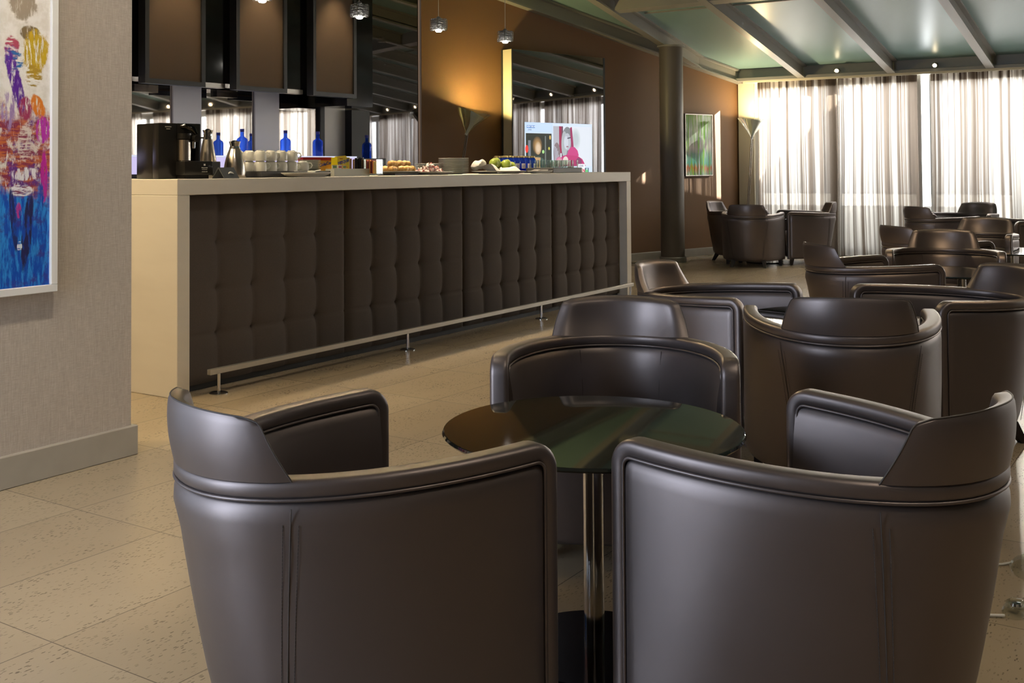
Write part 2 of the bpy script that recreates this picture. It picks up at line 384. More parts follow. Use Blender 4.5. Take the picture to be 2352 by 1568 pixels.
# ceiling: glazed slope plus flat part
mb = MB(); mb.loft([[(WX+.1, -8, zc(WX+.1)), (XR, -8, zc(XR)), (XR, -8, zc(XR)+.05), (WX+.1, -8, zc(WX+.1)+.05)], [(WX+.1, 7, zc(WX+.1)), (XR, 7, zc(XR)), (XR, 7, zc(XR)+.05), (WX+.1, 7, zc(WX+.1)+.05)]])
struct(mb.build('ceiling', M_ceil, smooth=0))
mb = MB(); mb.box(-5, -8, zc(XR)-.02, XR+.02, 7.2, zc(XR)+.2); struct(mb.build('ceiling_rear', M_plainceil, smooth=0))
# rafters running down to the windows, trim numbered like the rest of the shell
tn = 1
def slope_bar(y0, y1, x0, x1, d0, d1):
    return [[(x0, y, zc(x0)-d) for y, d in ((y0, d0), (y1, d0), (y1, d1), (y0, d1))], [(x1, y, zc(x1)-d) for y, d in ((y0, d0), (y1, d0), (y1, d1), (y0, d1))]]
for i in range(-1, 12):
    y = 4.45-1.12*i
    x1 = 13.62; 
    if i == -1: x1 = P0.x+DW.x*((5.57-P0.y)/DW.y)-.05
    mb = MB()
    mb.loft(slope_bar(y-.012, y+.012, XR, x1, .0, .16)); mb.loft(slope_bar(y-.047, y+.047, XR, x1, .150, .170)); mb.loft(slope_bar(y-.06, y+.06, XR, x1, .0, .022))
    struct(mb.build('trim_%d' % tn, M_beam, smooth=0)); tn += 1
# cross purlins between rafters
for X, w, h in ((10.55, .12, .16), (11.13, .018, .012), (7.6, .12, .16), (4.9, .12, .16)):
    mb = MB(); y1 = 5.5 if X < 10.9 else 5.45
    if X == 7.6: y1 = 6.8
    if X == 4.9: y1 = 6.8
    mb.loft([[(X-w/2, y, zc(X-w/2)), (X+w/2, y, zc(X+w/2)), (X+w/2, y, zc(X+w/2)-h), (X-w/2, y, zc(X-w/2)-h)] for y in (-8, y1)])
    struct(mb.build('trim_%d' % tn, M_beam, smooth=0)); tn += 1
# double channel along the top of the brown wall
mb = MB(); 
for s_a, s_b in ((s0, s1-.06),):
    rings = []
    for s_ in (s_a, s_b):
        b0 = P0+DW*s_
        zz = zc(b0.x)
        rings.append([wp(s_, zz-d, o) for o, d in ((0, .0), (.09, .0), (.09, .022), (.055, .026), (.055, .15), (.09, .154), (.09, .176), (0, .178))])
    mb.loft(rings)
struct(mb.build('trim_%d' % tn, M_beam, smooth=0)); tn += 1
# eaves beam over the windows: channel with two flanges, and curtain rail
mb = MB(); prof = [(13.80, 2.50), (13.60, 2.50), (13.60, 2.465), (13.66, 2.455), (13.66, 2.31), (13.58, 2.30), (13.58, 2.262), (13.80, 2.262)]
mb.prism(prof, -8, 5.36, 'y'); struct(mb.build('trim_%d' % tn, M_beam, smooth=0)); tn += 1
mb = MB(); mb.box(13.60, -7.9, 2.238, 13.70, 5.22, 2.262); struct(mb.build('trim_%d' % tn, M_cream, smooth=0)); tn += 1
# window wall: posts, sill and glass in three bays
bays = [(3.02, 5.13), (.55, 2.92), (-2.4, .45), (-5.2, -2.5), (-7.9, -5.3)]
for i, (y0, y1) in enumerate(bays):
    t = struct(thing('window_%d' % ([1, 2, 4, 5, 6][i]), None, None, (WX-.03, (y0+y1)/2, 0)))
    h = (y1-y0)/2; mb = MB()
    mb.box(-.03, -h, 0, .03, h, .10); mb.box(-.03, -h, 2.12, .03, h, 2.24)
    for y in (-h, h-.07): mb.box(-.03, y, .1005, .03, y+.07, 2.1195)
    mb.box(-.03, -.06, .1, .03, .06, 2.12)
    mb.build('window_frame', M_white, t, 0)
    mb = MB(); mb.box(-.004, -h+.07, .1, .004, h-.07, 2.12); mb.build('window_pane', M_glassy, t, 0)
mb = MB(); mb.box(13.70, 5.13, 0, 13.86, 5.345, 2.27); struct(mb.build('trim_%d' % tn, M_cream, smooth=0)); tn += 1
# outside: paving, low parapet, gabled neighbour that shades most of the glass
mb = MB(); mb.box(WX+.1, -30, -.2, 45, 30, -.05); struct(mb.build('ground', M_extg, smooth=0))
mb = MB(); mb.box(16.0, 2.8, -.05, 16.2, 16, .55); struct(mb.build('wall_terrace', M_ext, smooth=0))
nb = MB(); pf = [(2.5, -.05), (2.5, 1.68), (.29, 3.68), (-4, 7.6), (-14, 7.6), (-14, -.05)]; nb.loft([[(17.0, a, b) for a, b in pf], [(17.3, a, b) for a, b in pf], [(22.0, a, b*.35) for a, b in pf]])
for z in (2.3, 1.2): nb.box(16.9, -13, z, 17.0, 2.4 if z < 1.5 else 1.6, z+.12)
tag(nb.build('neighbouring_building', M_ext, smooth=0), 'grey gabled building outside beyond the curtained windows', 'building')

# ------------------------------------------------------------------ column
t = thing('column', 'tall round taupe column standing before the brown wall', 'column', (11.93, 5.50, 0))
mb = MB(); ztop = zc(11.93)-.17
mb.lathe([(.142, .0), (.142, ztop-.03), (.142, ztop)], 48); mb.build('shaft', M_col, t)
mb = MB(); mb.lathe([(.143, 0), (.160, 0), (.160, .055), (.152, .065), (.143, .065)], 48); mb.build('base_ring', M_beam, t)
mb = MB(); mb.lathe([(0, ztop), (.165, ztop), (.165, ztop+.02), (0, ztop+.02)], 48); mb.build('cap_plate', M_beam, t)

# ------------------------------------------------------------------ painting on the linen wall
t = thing('abstract_painting', 'abstract painting of blue, purple and ochre in a white frame on the linen wall', 'painting', (0, 3.695, 0))
mb = MB(); X0, X1, Z0, Z1, fw = 1.55, 2.473, .694, 2.75, .028
for a in ((X0, Z0, X1, Z0+fw), (X0, Z1-fw, X1, Z1), (X0, Z0+fw, X0+fw, Z1-fw), (X1-fw, Z0+fw, X1, Z1-fw)):
    mb.box(a[0], -.038, a[1], a[2], -.001, a[3], .002, 1)
mb.build('frame', M_white, t)
mb = MB(); mb.box(X0+fw-.002, -.026, Z0+fw-.002, X1-fw+.002, -.012, Z1-fw+.002); mb.build('canvas', M_paint, t, 0)

# ------------------------------------------------------------------ bar counter
bt = thing('bar_counter', 'long white bar counter with dark buttoned front panels', 'bar', (0, 0, 0))
BX0, BX1, BY0, BY1, BZ = 3.62, 8.61, 4.370, 5.02, 1.098
mb = MB(); mb.box(BX0, BY0, 1.017, BX1, BY1, BZ, .0025, 1); mb.build('countertop', M_barwhite, bt)
mb = MB(); mb.box(BX0, BY0, 0, BX0+.079, BY1, 1.0165, .0025, 1); mb.build('end_panel', M_barwhite, bt)
mb = MB(); mb.box(BX1-.079, BY0, 0, BX1, BY1, 1.0165, .0025, 1); mb.build('end_panel', M_barwhite, bt)
mb = MB(); mb.box(BX0+.08, 4.50, .0, BX1-.08, 4.52, 1.016); mb.build('core_panel', M_blackmat, bt)
def tuft(x0, x1, z0, z1):
    nx, nz = 90, 78; mb = MB(); vs = []; fs = []
    cw = (x1-x0)/5; rows = (.286, .517, .76)
    for j in range(nz+1):
        z = z0+(z1-z0)*j/nz
        for i in range(nx+1):
            x = x0+(x1-x0)*i/nx
            kx = min(max(round((x-x0)/cw), 1), 4); dx = abs(x-(x0+kx*cw)); zr = min(rows, key=lambda q: abs(q-z)); dz = abs(z-zr)
            d = .017*math.exp(-dx/.030)+.006*math.exp(-dz/.006)+.024*math.exp(-math.hypot(dx, dz)/.032)
            e = min(x-x0, x1-x, z-z0+.02, z1-z+.01); d += .034*math.exp(-max(e, 0)/.018)
            vs.append((x, 4.432+d, z))
    for j in range(nz):
        for i in range(nx): a = j*(nx+1)+i; fs.append((a, a+1, a+nx+2, a+nx+1))
    mb.add(vs, fs)
    mb.box(x0+.001, 4.479, z0, x1-.001, 4.499, z1)
    return mb
for x0, x1 in ((3.705, 4.952), (4.958, 6.176), (6.182, 7.386), (7.392, 8.526)):
    tuft(x0, x1, .035, 1.014).build('upholstered_panel', M_tuft, bt, 60)
mb = MB(); mb.box(3.70, 4.47, 0, 8.53, 4.498, .034); mb.build('plinth', M_blackmat, bt)
# foot rail
t = thing('foot_rail', 'satin metal foot rail on slim posts along the bar front', 'rail', (0, 4.305, 0))
mb = MB(); mb.box(3.765, -.014, .104, 8.50, .014, .132, .002, 1); mb.build('rail', M_rail, t)
for x in (3.83, 5.37, 6.98, 8.46):
    mb = MB(); mb.lathe([(.0085, .008), (.0085, .104)], 14, mt=Matrix.Translation((x, 0, 0))); p = mb.build('post', M_chrome, t)
    mb = MB(); mb.lathe([(0, 0), (.047, 0), (.047, .004), (.040, .008), (0, .008)], 28, mt=Matrix.Translation((x, 0, 0))); mb.build('foot_plate', M_chrome, p)

def wbox(mb, sa, sb, za, zb, oa, ob, m=0):
    lo = [wp(sa, za, oa), wp(sb, za, oa), wp(sb, za, ob), wp(sa, za, ob)]; mb.loft([lo, [(x, y, zb) for x, y, _ in lo]], m=m)
# ------------------------------------------------------------------ back bar
t = thing('back_bar_cabinet', 'black wall cabinet with three brown fabric panels above the back bar', 'cabinet', (0, 0, 0))
mb = MB(); mb.box(1.5, 6.36, 1.80, 7.06, 6.70, 4.0); mb.box(7.06, 6.32, 1.690, 7.40, 6.70, 4.0); mb.build('body', M_black, t, 0)
for x0 in (3.24, 4.085, 4.925, 5.766, 6.607):
    p = None
    fr = MB(); x1 = x0+.54
    for a in ((x0, 1.755, x1, 1.79), (x0, 3.85, x1, 3.885), (x0, 1.79, x0+.035, 3.85), (x1-.035, 1.79, x1, 3.85)): fr.box(a[0], 6.285, a[1], a[2], 6.36, a[3])
    p = fr.build('panel_frame', M_frame, t, 0)
    mb = MB(); mb.box(x0+.03, 6.30, 1.785, x1-.03, 6.355, 3.855); mb.build('fabric_panel', M_mesh, p, 0)
for x0 in (4.55, 5.50, 6.34):
    mb = MB(); mb.box(x0, 6.37, 1.765, x0+.23, 6.45, 1.80); mb.build('under_light', M_steel, t, 0)
mb = MB(); mb.box(1.5, 6.80, .3, 7.40, 6.81, 2.0); tag(mb.build('back_mirror', M_mirror, smooth=0), 'long grey mirror behind the bar reflecting the curtains', 'mirror')
o_ = None; mb = MB(); mb.box(-1.55, .02, 0, -.005, .03, 3.6); o_ = mb.build('dark_mirror', M_darkmirror, smooth=0); o_.location = (8.80, 6.88, 0); o_.rotation_euler = (0, 0, R(-11.5)); tag(o_, 'tall dark mirror between black cabinet and lit brown wall', 'mirror')
for i, x0 in enumerate((4.73, 5.575, 6.427, 7.268)):
    mb = MB(); mb.box(x0, 6.78, 0, x0+.28, 6.798, 1.80, .002, 1); w = ['leftmost, hidden behind the linen wall', 'behind the coffee machine', 'behind the stacked white cups', 'nearest the dark mirror'][i]
    if i == 0: continue_label = None
    tag(mb.build('metal_post', M_post), 'brushed metal panel post '+w, 'post', 'metal posts of the back bar')
mb = MB(); mb.box(7.205, 6.77, 0, 7.262, 6.797, 1.79); tag(mb.build('black_side_panel', M_blackmat, smooth=0), 'narrow black strip left of the last metal post', 'panel')
mb = MB(); mb.box(7.548, 6.70, 0, 7.80, 6.797, 1.685); tag(mb.build('black_side_panel', M_blackmat, smooth=0), 'wide dark panel between the last metal post and the dark mirror', 'panel')
t = thing('back_bar_shelf', 'low back bar shelf glowing violet white behind the bottles', 'shelf', (0, 0, 0))
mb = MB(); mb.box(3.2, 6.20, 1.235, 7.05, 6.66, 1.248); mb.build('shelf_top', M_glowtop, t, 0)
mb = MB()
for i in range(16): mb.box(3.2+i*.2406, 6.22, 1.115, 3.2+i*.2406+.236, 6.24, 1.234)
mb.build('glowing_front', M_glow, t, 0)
mb = MB(); mb.box(3.2, 6.25, 0, 7.05, 6.65, 1.235); mb.build('carcass', M_blackmat, t, 0)
def backbottle(x, y, lab):
    t = thing('blue_bottle', lab, 'bottle', (x, y, 1.2482), 0, 'blue bottles on the glowing shelf')
    mb = MB(); mb.lathe([(0, 0), (.040, 0), (.044, .006), (.044, .122), (.038, .136), (.020, .148), (.0145, .156), (.0145, .188), (0, .188)], 28); mb.build('bottle_body', M_bluelit, t)
    mb = MB(); mb.lathe([(0, .188), (.0165, .188), (.0165, .212), (0, .212)], 20); mb.build('cap', M_navy, t)
backbottle(5.93, 6.40, 'blue bottle on the glowing shelf behind the thermos jugs')
backbottle(6.40, 6.40, 'blue bottle on the glowing shelf in the middle, above the cups')
backbottle(6.78, 6.40, 'blue bottle on the glowing shelf above the saucers')
backbottle(4.80, 6.42, 'blue bottle on the shelf left of the coffee machine')
t = thing('side_shelf', 'small dark shelf carrying a blue bottle by the dark mirror', 'shelf', (7.55, 6.55, 0))
mb = MB(); mb.box(-.16, -.12, 0, .16, .12, 1.235); mb.build('carcass', M_blackmat, t, 0)
t = thing('blue_bottle', 'dark blue bottle beside the dark mirror', 'bottle', (7.55, 6.52, 1.2352), 0, 'blue bottles on the glowing shelf')
mb = MB(); mb.lathe([(0, 0), (.040, 0), (.044, .006), (.044, .122), (.038, .136), (.020, .148), (.0145, .156), (.0145, .188), (0, .188)], 28); mb.build('bottle_body', M_bluegl, t)
mb = MB(); mb.lathe([(0, .188), (.0165, .188), (.0165, .212), (0, .212)], 20); mb.build('cap', M_navy, t)

# ------------------------------------------------------------------ mirror panel with television on the brown wall
FLP = (9.763, 6.369, 0); A12 = R(-12)
t = thing('mirror_panel', 'thick dark mirror panel with cream side on the brown wall', 'mirror', FLP, A12)
mb = MB(); mb.prism([(0, .008), (1.538, .008), (1.525, .325), (.018, .190)], .45, 2.425, 'z'); mb.build('box', M_cream, t, 0)
mb = MB(); mb.box(.006, 0, .45, 1.512, .007, 2.423); mb.build('mirror_glass', M_darkmirror, t, 0)
for q in ((-.004, -.002, .006, .010), (1.512, -.003, 1.54, .008), (-.002, .158, .012, .170)):
    mb = MB(); mb.box(q[0], q[1], .45, q[2], q[3], 2.426); mb.build('edge_strip', M_frame, t, 0)
tv = thing('television', 'lit television screen showing a news programme in the mirror panel', 'television', FLP, A12)
LY = lambda lay: -.0008-.0006*lay
def scr(name, x0, x1, z0, z1, col, lay, st=1.0):
    mb = MB(); mb.box(x0, LY(lay), z0, x1, LY(lay)+.0005, z1); return mb.build(name, emis('tv_'+name, col, st), tv, 0)
def shape(name, pts, col, lay, st=1.0):
    mb = MB(); mb.prism(pts, LY(lay), LY(lay)+.0005, 'y'); return mb.build(name, emis('tv_'+name, col, st), tv, 0)
def ell(name, cx, cz, rx, rz, col, lay, a0=0, a1=360): return shape(name, [(cx+rx*math.cos(R(a0+(a1-a0)*i/30)), cz+rz*math.sin(R(a0+(a1-a0)*i/30))) for i in range(30)], col, lay)
def soft(name, cx, cz, rx, rz, c0, c1, lay, n=4):
    n = n+3
    for i in range(n):
        q = 1-i/n*.6; ell(name, cx, cz, rx*q, rz*q, tuple(c0[k_]+(c1[k_]-c0[k_])*i/(n-1) for k_ in range(3)), lay+i*.5)
scr('screen', .184, 1.301, 1.03, 1.638, (.72, .84, 1.0), 0)
scr('header_band', .184, .63, 1.525, 1.638, (.62, .78, 1.0), 1)
scr('place_tag', .214, .345, 1.576, 1.604, (.03, .20, .60), 2)
scr('reporter_inset', .200, .612, 1.06, 1.518, (.030, .036, .028), 1); scr('inset_edge', .612, .626, 1.06, 1.518, (.72, .82, .98), 1)
scr('inset_pillar', .235, .275, 1.26, 1.44, (.20, .22, .26), 2); scr('inset_pillar', .50, .52, 1.08, 1.49, (.16, .18, .17), 2)
shape('reporter_coat', [(.23, 1.06), (.25, 1.19), (.32, 1.25), (.40, 1.265), (.47, 1.24), (.52, 1.19), (.54, 1.06)], (.060, .115, .10), 3)
shape('reporter_neck', [(.34, 1.255), (.43, 1.25), (.42, 1.10), (.37, 1.09)], (.58, .36, .16), 4)
soft('reporter_hair', .378, 1.385, .078, .10, (.10, .07, .04), (.42, .24, .09), 5); soft('reporter_face', .388, 1.355, .050, .072, (.50, .32, .16), (.78, .60, .42), 9)
ell('red_lamp', .212, 1.345, .024, .042, (.95, .06, .04), 5); ell('green_lamp', .472, 1.315, .018, .020, (.45, .78, .30), 5); ell('yellow_lamp', .567, 1.352, .014, .017, (.62, .60, .10), 5); ell('amber_lamp', .585, 1.475, .014, .024, (.68, .46, .14), 5)
scr('picture_right', .640, 1.290, 1.155, 1.604, (.80, .85, .93), 1)
scr('picture_curtain', .640, .76, 1.155, 1.604, (.50, .50, .56), 2); scr('picture_curtain', .735, .80, 1.30, 1.604, (.36, .03, .09), 3); scr('picture_curtain', .775, .80, 1.155, 1.604, (.16, .08, .12), 4)
ell('fan_arch', .695, 1.30, .055, .12, (.26, .20, .22), 4)
for i in range(6): shape('fan_blade', [(.665+.012*i, 1.20), (.669+.012*i, 1.20), (.660+.018*i, 1.38-.006*i*i), (.654+.018*i, 1.38-.006*i*i)], (.75, .80, .92), 5)
ell('guest_hair', .872, 1.415, .100, .185, (.24, .26, .28), 5); ell('guest_hair_edge', .82, 1.40, .05, .15, (.46, .50, .53), 6); soft('guest_ghost', 1.01, 1.46, .085, .13, (.74, .80, .85), (.55, .62, .66), 5, 3)
shape('guest_streak', [(.915, 1.59), (.945, 1.60), (.985, 1.30), (.94, 1.28)], (.36, .04, .13), 9)
ell('guest_face', .868, 1.43, .060, .098, (.52, .55, .62), 8); ell('guest_cheek', .850, 1.42, .036, .075, (.66, .70, .78), 8.6); ell('guest_mouth', .868, 1.375, .020, .008, (.36, .20, .24), 9.2); shape('guest_eyes', [(.865, 1.475), (.92, 1.485), (.92, 1.472), (.865, 1.462)], (.06, .06, .10), 15)
shape('guest_coat', [(.66, 1.155), (.70, 1.22), (.79, 1.27), (.90, 1.29), (1.02, 1.28), (1.12, 1.235), (1.18, 1.155)], (.58, .045, .20), 10)
shape('guest_scarf', [(.86, 1.28), (.88, 1.33), (.93, 1.375), (.99, 1.37), (1.04, 1.33), (1.06, 1.27)], (.64, .06, .25), 12); ell('guest_shirt', .835, 1.215, .045, .05, (.85, .70, .66), 12); soft('guest_hand', .73, 1.20, .06, .06, (.62, .20, .34), (.80, .36, .46), 11, 3)
ell('guest_shade', 1.06, 1.20, .05, .05, (.28, .06, .16), 12)
scr('blue_caption', .918, 1.030, 1.062, 1.133, (.10, .14, .88), 3); scr('live_tag', 1.036, 1.164, 1.062, 1.178, (.95, .96, 1.0), 13); scr('globe_tag', 1.168, 1.236, 1.062, 1.133, (.05, .13, .22), 3); ell('globe', 1.200, 1.095, .024, .028, (.16, .62, .22), 4); ell('globe_shine', 1.205, 1.12, .016, .012, (.50, .68, .72), 5)
TXT_W = emis('screen_text_white', (.9, .95, 1), 1); TXT_D = emis('screen_text_dark', (.03, .05, .2), 1); TXT_R = emis('screen_text_red', (.62, .03, .05), 1)
def wm(x, z, lay): return Matrix.Translation((x, LY(lay), z)) @ Matrix.Rotation(PI/2, 4, 'X')
text('place_name', 'NEW DELHI', .024, wm(.280, 1.590, 4), TXT_W, tv, .0008); text('place_note', '| N.D.', .024, wm(.262, 1.556, 4), TXT_D, tv)
text('live_word', 'LIVE', .030, wm(1.100, 1.155, 15), TXT_D, tv, .0004, sx=1.25); text('channel_logo', 'CNN', .056, wm(1.100, 1.100, 15), TXT_R, tv, .002)
text('caption_word', 'cbsnews', .030, wm(.974, 1.086, 5), TXT_W, tv, .0008)

# ------------------------------------------------------------------ framed picture by the window corner
def pic_mat():
    m = mat('green_photograph', rough=.06); k = N(m); o = k.n('TexCoord').outputs['Generated']; sp = k.n('SeparateXYZ', {0: o}); z = sp.outputs[2]
    w = k.noise(5, k.n('Mapping', {'Vector': o, 'Scale': (2, 2, .8)}).outputs[0], 4)
    c = k.ramp(k.math('ADD', z, k.math('MULTIPLY', k.math('SUBTRACT', w, .5), .25)), [(.0, (.20, .30, .22)), (.12, (.40, .12, .05)), (.2, (.10, .35, .26)), (.35, (.18, .30, .26)), (.45, (.46, .40, .40)), (.6, (.32, .36, .32)), (.75, (.52, .60, .50)), (1, (.20, .36, .08))])
    st = k.noise(3, k.n('Mapping', {'Vector': o, 'Scale': (5, 5, .5), 'Location': (2, 2, 0)}).outputs[0], 3)
    c = k.mix(k.n('MapRange', {0: st, 1: .52, 2: .60}).outputs[0], c, (.14, .36, .02))
    c = k.mix(k.n('MapRange', {0: st, 1: .40, 2: .34}).outputs[0], c, (.85, .88, .82))
    k.base(c); return m
t = thing('framed_picture', 'green picture in a thin dark frame on the wall near the window', 'picture')
mb = MB()
for a in ((0, .53, 1.02, 1.03), (0, .53, 1.80, 1.81), (0, .01, 1.03, 1.80), (.52, .53, 1.03, 1.80)): wbox(mb, a[0], a[1], a[2], a[3], .036, .046)
mb.build('silver_lip', M_rail, t, 0)
mb = MB(); wbox(mb, -.004, .534, 1.016, 1.814, .001, .036); mb.build('frame', M_blackmat, t, 0)
mb = MB(); wbox(mb, .011, .519, 1.031, 1.799, .0365, .040); mb.build('print', pic_mat(), t, 0)

# ------------------------------------------------------------------ curtains
def curtain(y0, y1, lab, seed):
    rnd = random.Random(seed); n = 260; zt, zb = 2.236, .015
    ph = [rnd.uniform(0, 6.28) for _ in range(4)]; base = []
    for i in range(n+1):
        q = i/n; y = y0+(y1-y0)*q
        x = 13.645+.034*math.sin((y)*2*PI/.21+ph[0]+1.2*math.sin(y*3.1+ph[1]))+.014*math.sin(y*2*PI/.085+ph[2])
        base.append((x, y))
    s_ = [0]
    for i in range(n): s_.append(s_[-1]+math.hypot(base[i+1][0]-base[i][0], base[i+1][1]-base[i][1]))
    def sheet(name, za, zb_, rows, m, off, parent):
        vs = []; fs = []; uvs = []
        for j in range(rows+1):
            z = za+(zb_-za)*j/rows; g = (z-zt)/(zb-zt); amp = .35+.65*min(1, g*2.2)
            for i in range(n+1):
                x, y = base[i]; xx = 13.645+(x-13.645)*amp+.010*math.sin(y*9+z*1.7+ph[3])*g
                vs.append((xx+off-13.645, y+.012*math.sin(z*2.3+y*5)*g-(y0+y1)/2, z)); uvs.append((s_[i], z))
        for j in range(rows):
            for i in range(n): a = j*(n+1)+i; fs.append((a, a+1, a+n+2, a+n+1))
        mb = MB(); mb.add(vs, fs); o = mb.build(name, m, parent, 180, fix=False)
        uvl = o.data.uv_layers.new(name='UVMap')
        for lp in o.data.loops: uvl.data[lp.index].uv = uvs[lp.vertex_index]
        return o
    t = thing('curtain', lab, 'curtain', (13.645, (y0+y1)/2, 0), 0, 'striped sheer curtains')
    sheet('sheer_fabric', zt, zb, 14, M_sheer, 0, t); sheet('header_tape', zt, zt-.085, 2, M_header, -.004, t)
curtain(4.02, 5.06, 'striped sheer curtain in the corner by the brown wall', 1)
curtain(3.04, 4.0, 'striped sheer curtain left of the bare glass gap', 2)
curtain(1.35, 2.89, 'striped sheer curtain right of the bare glass gap', 3)
for i, (a, b) in enumerate(((-.4, 1.25), (-2.1, -.45), (-3.6, -2.2), (-5.3, -3.9), (-7.6, -5.4))):
    curtain(a, b, 'striped sheer curtain further right, seen only in the mirrors', 10+i)

# ------------------------------------------------------------------ spotlights on the eaves beam
def beam_spot(y, lab):
    t = thing('beam_spotlight', lab, 'spotlight', (13.575, y, 2.335), 0, 'spotlights on the beam')
    mt = Matrix.Rotation(R(-115), 4, 'Y')
    mb = MB(); mb.lathe([(0, -.04), (.024, -.04), (.030, .012), (.026, .014), (.0, .002)], 24, mt=mt); mb.build('housing', M_rail, t)
    mb = MB(); mb.lathe([(0, .0025), (.024, .008), (.022, .013), (0, .013)], 24, mt=mt); mb.build('lens', M_bulbw, t)
    light('spot_beam', 'SPOT', (13.50, y, 2.31), 95, (1, .90, .74), to=(10.8, y, .3), spot_size=R(95), spot_blend=.6, shadow_soft_size=.03)
beam_spot(3.99, 'lit spotlight on the beam above the corner curtain')
beam_spot(2.82, 'lit spotlight on the beam above the second window')
for y in (1.65, .48, -.7, -1.87, -3.04, -4.2): beam_spot(y, 'lit spotlight on the beam beyond the right of the photo')

# ------------------------------------------------------------------ pendants over the bar
def pendant(x, lab, e_=70):
    t = thing('pendant_lamp', lab, 'lamp', (x, 4.75, 2.145), 0, 'wire wrapped pendant lamps')
    top = zc(x)-2.145 if x > XR else 2
    mb = MB(); mb.tube([(0, 0, .105), (0, 0, top)], .0022, 6); mb.build('cord', M_ink, t)
    mb = MB(); mb.lathe([(.012, .010), (.016, .012), (.016, .10), (.008, .106), (0, .106)], 18); mb.build('socket', M_wire, t)
    mb = MB()
    for i in range(40):
        z = .010+.074*i/39; rr = .052+.005*math.sin(i*2.1); ph = i*1.3
        mb.tube([(rr*(1+.03*math.sin(3*a+ph))*math.cos(a), rr*(1+.03*math.cos(2*a+ph))*math.sin(a), z+.004*math.sin(a*2+ph)) for a in [2*PI*q/24 for q in range(24)]], .0015, 4, closed=True)
    mb.build('wire_shade', M_wire, t)
    mb = MB()
    for i in range(4):
        a = i*PI/2+.5; c_, s_ = math.cos(a), math.sin(a)
        mb.tube([(d*c_, d*s_, z) for d, z in ((.012, .088), (.054, .088), (.062, .081), (.062, .008), (.055, -.001), (.044, .010))], .0022, 6)
    mb.build('clip_wire', M_chrome, t)
    mb = MB(); mb.lathe([(0, -.008), (.018, -.007), (.024, .001), (.018, .008), (0, .008)], 20); mb.build('bulb', M_bulb, t)
    light('pendant_spot', 'SPOT', (x, 4.75, 2.125), e_, (1, .80, .52), to=(x, 4.75, 0), spot_size=R(112), spot_blend=.5, shadow_soft_size=.03)
pendant(7.18, 'small pendant lamp above the far end of the bar')
pendant(6.30, 'small pendant lamp in front of the lit brown wall')
pendant(5.43, 'small pendant lamp in front of the black cabinet')
pendant(4.56, 'small pendant lamp nearest the coffee machine, above the photo', 14); pendant(3.70, 'small pendant lamp over the near bar end, above the photo', 14)

# ------------------------------------------------------------------ floor lamps with clear cone and white cone
RIGHT = Vector((.547, -.837, 0))
def floor_lamp(base, head, tilt, lab, power, col=(1.0, .78, .30)):
    """leaning stem from base to head; the two cones tilt sideways"""
    b = Vector(base); h = Vector(head); t = thing('floor_lamp', lab, 'floor lamp', b); H = h-b
    up = Vector((0, 0, 1))
    def frame(deg): a = (up*math.cos(R(deg))+RIGHT*math.sin(R(deg))).normalized(); return a, up.rotation_difference(a).to_matrix().to_4x4()
    mb = MB(); mb.lathe([(0, 0), (.15, 0), (.15, .012), (.03, .018), (.012, .03), (0, .03)], 40); mb.build('base', M_clear, t)
    for d in (-.009, .009):
        mb = MB(); mb.tube([RIGHT*d+Vector((0, 0, .02)), H+RIGHT*d], .006, 10); mb.build('stem', M_chrome, t)
    a1, q1 = frame(tilt); a2, q2 = frame(tilt+14)
    sh = Matrix.Identity(4); mt = Matrix.Translation(H) @ q1
    prof = [(.012, -.02), (.03, .02), (.065, .07), (.105, .125), (.150, .18), (.195, .235)]
    mb = MB(); mb.lathe(prof+[(a-.004, z) for a, z in prof[::-1]], 40, mt=mt); mb.build('clear_shade', M_clear, t)
    prof = [(.014, -.03), (.017, .04), (.024, .09), (.044, .14), (.066, .185), (.078, .215)]
    mb = MB(); mb.lathe(prof+[(a-.005, z) for a, z in prof[::-1]], 32, mt=Matrix.Translation(H) @ q2); mb.build('white_cone', M_white, t)
    c = h+a1*.20
    light('floor_lamp_light', 'SPOT', c, power, col, to=c+a1, spot_size=R(172), spot_blend=.12, shadow_soft_size=.03)
floor_lamp((8.85, 6.60, 0), (9.13, 6.52, 1.51), 16, 'leaning floor lamp glowing on the brown wall behind the bar', 80)
floor_lamp((13.36, 5.14, 0), (13.36, 5.03, 1.52), 2, 'leaning floor lamp in the corner beside the curtain', 60, (1, .78, .44))

# ------------------------------------------------------------------ armchairs
HW, YF, YB, YC, ZA, ZR_, ZH, ZB, TH, HH = .351, .309, -.318, .232, .614, .591, .714, .066, .053, .034
NE = 2.11
def cpath(nst=4, nbk=44, yf=YF):
    p = [(HW, yf+(YC-yf)*i/nst) for i in range(nst)]
    for i in range(nbk+1):
        a = PI*i/nbk; c_, s_ = math.cos(a), math.sin(a)
        p.append((HW*math.copysign(abs(c_)**(2/NE), c_), YC-(YC-YB)*abs(s_)**(2/NE)))
    p += [(-HW, YC+(yf-YC)*i/nst) for i in range(1, nst+1)]
    return p
def pnorm(p):
    out = []
    for i in range(len(p)):
        a = Vector(p[max(i-1, 0)]); b = Vector(p[min(i+1, len(p)-1)]); d = (b-a).normalized(); out.append(Vector((d.y, -d.x))*1.0)
    c = Vector((0, 0))
    return [n_ if n_.dot(Vector(q)-Vector((0, .0))) > 0 or abs(q[0]) > HW-.01 and n_.x*q[0] > 0 else -n_ for n_, q in zip(out, p)]
zrim = lambda y: ZR_+(ZA-ZR_)*max(0, min(1, (y-YB)/(YF-YB)))
def taper(y, z):   # inward offset of the outer shell towards the floor
    w = max(0, min(1, (YF-.06-y)/(YF-.06-YB))); w = w**1.3
    return .088*w*max(0, (ZR_-.05-z)/(ZR_-.05-ZB))
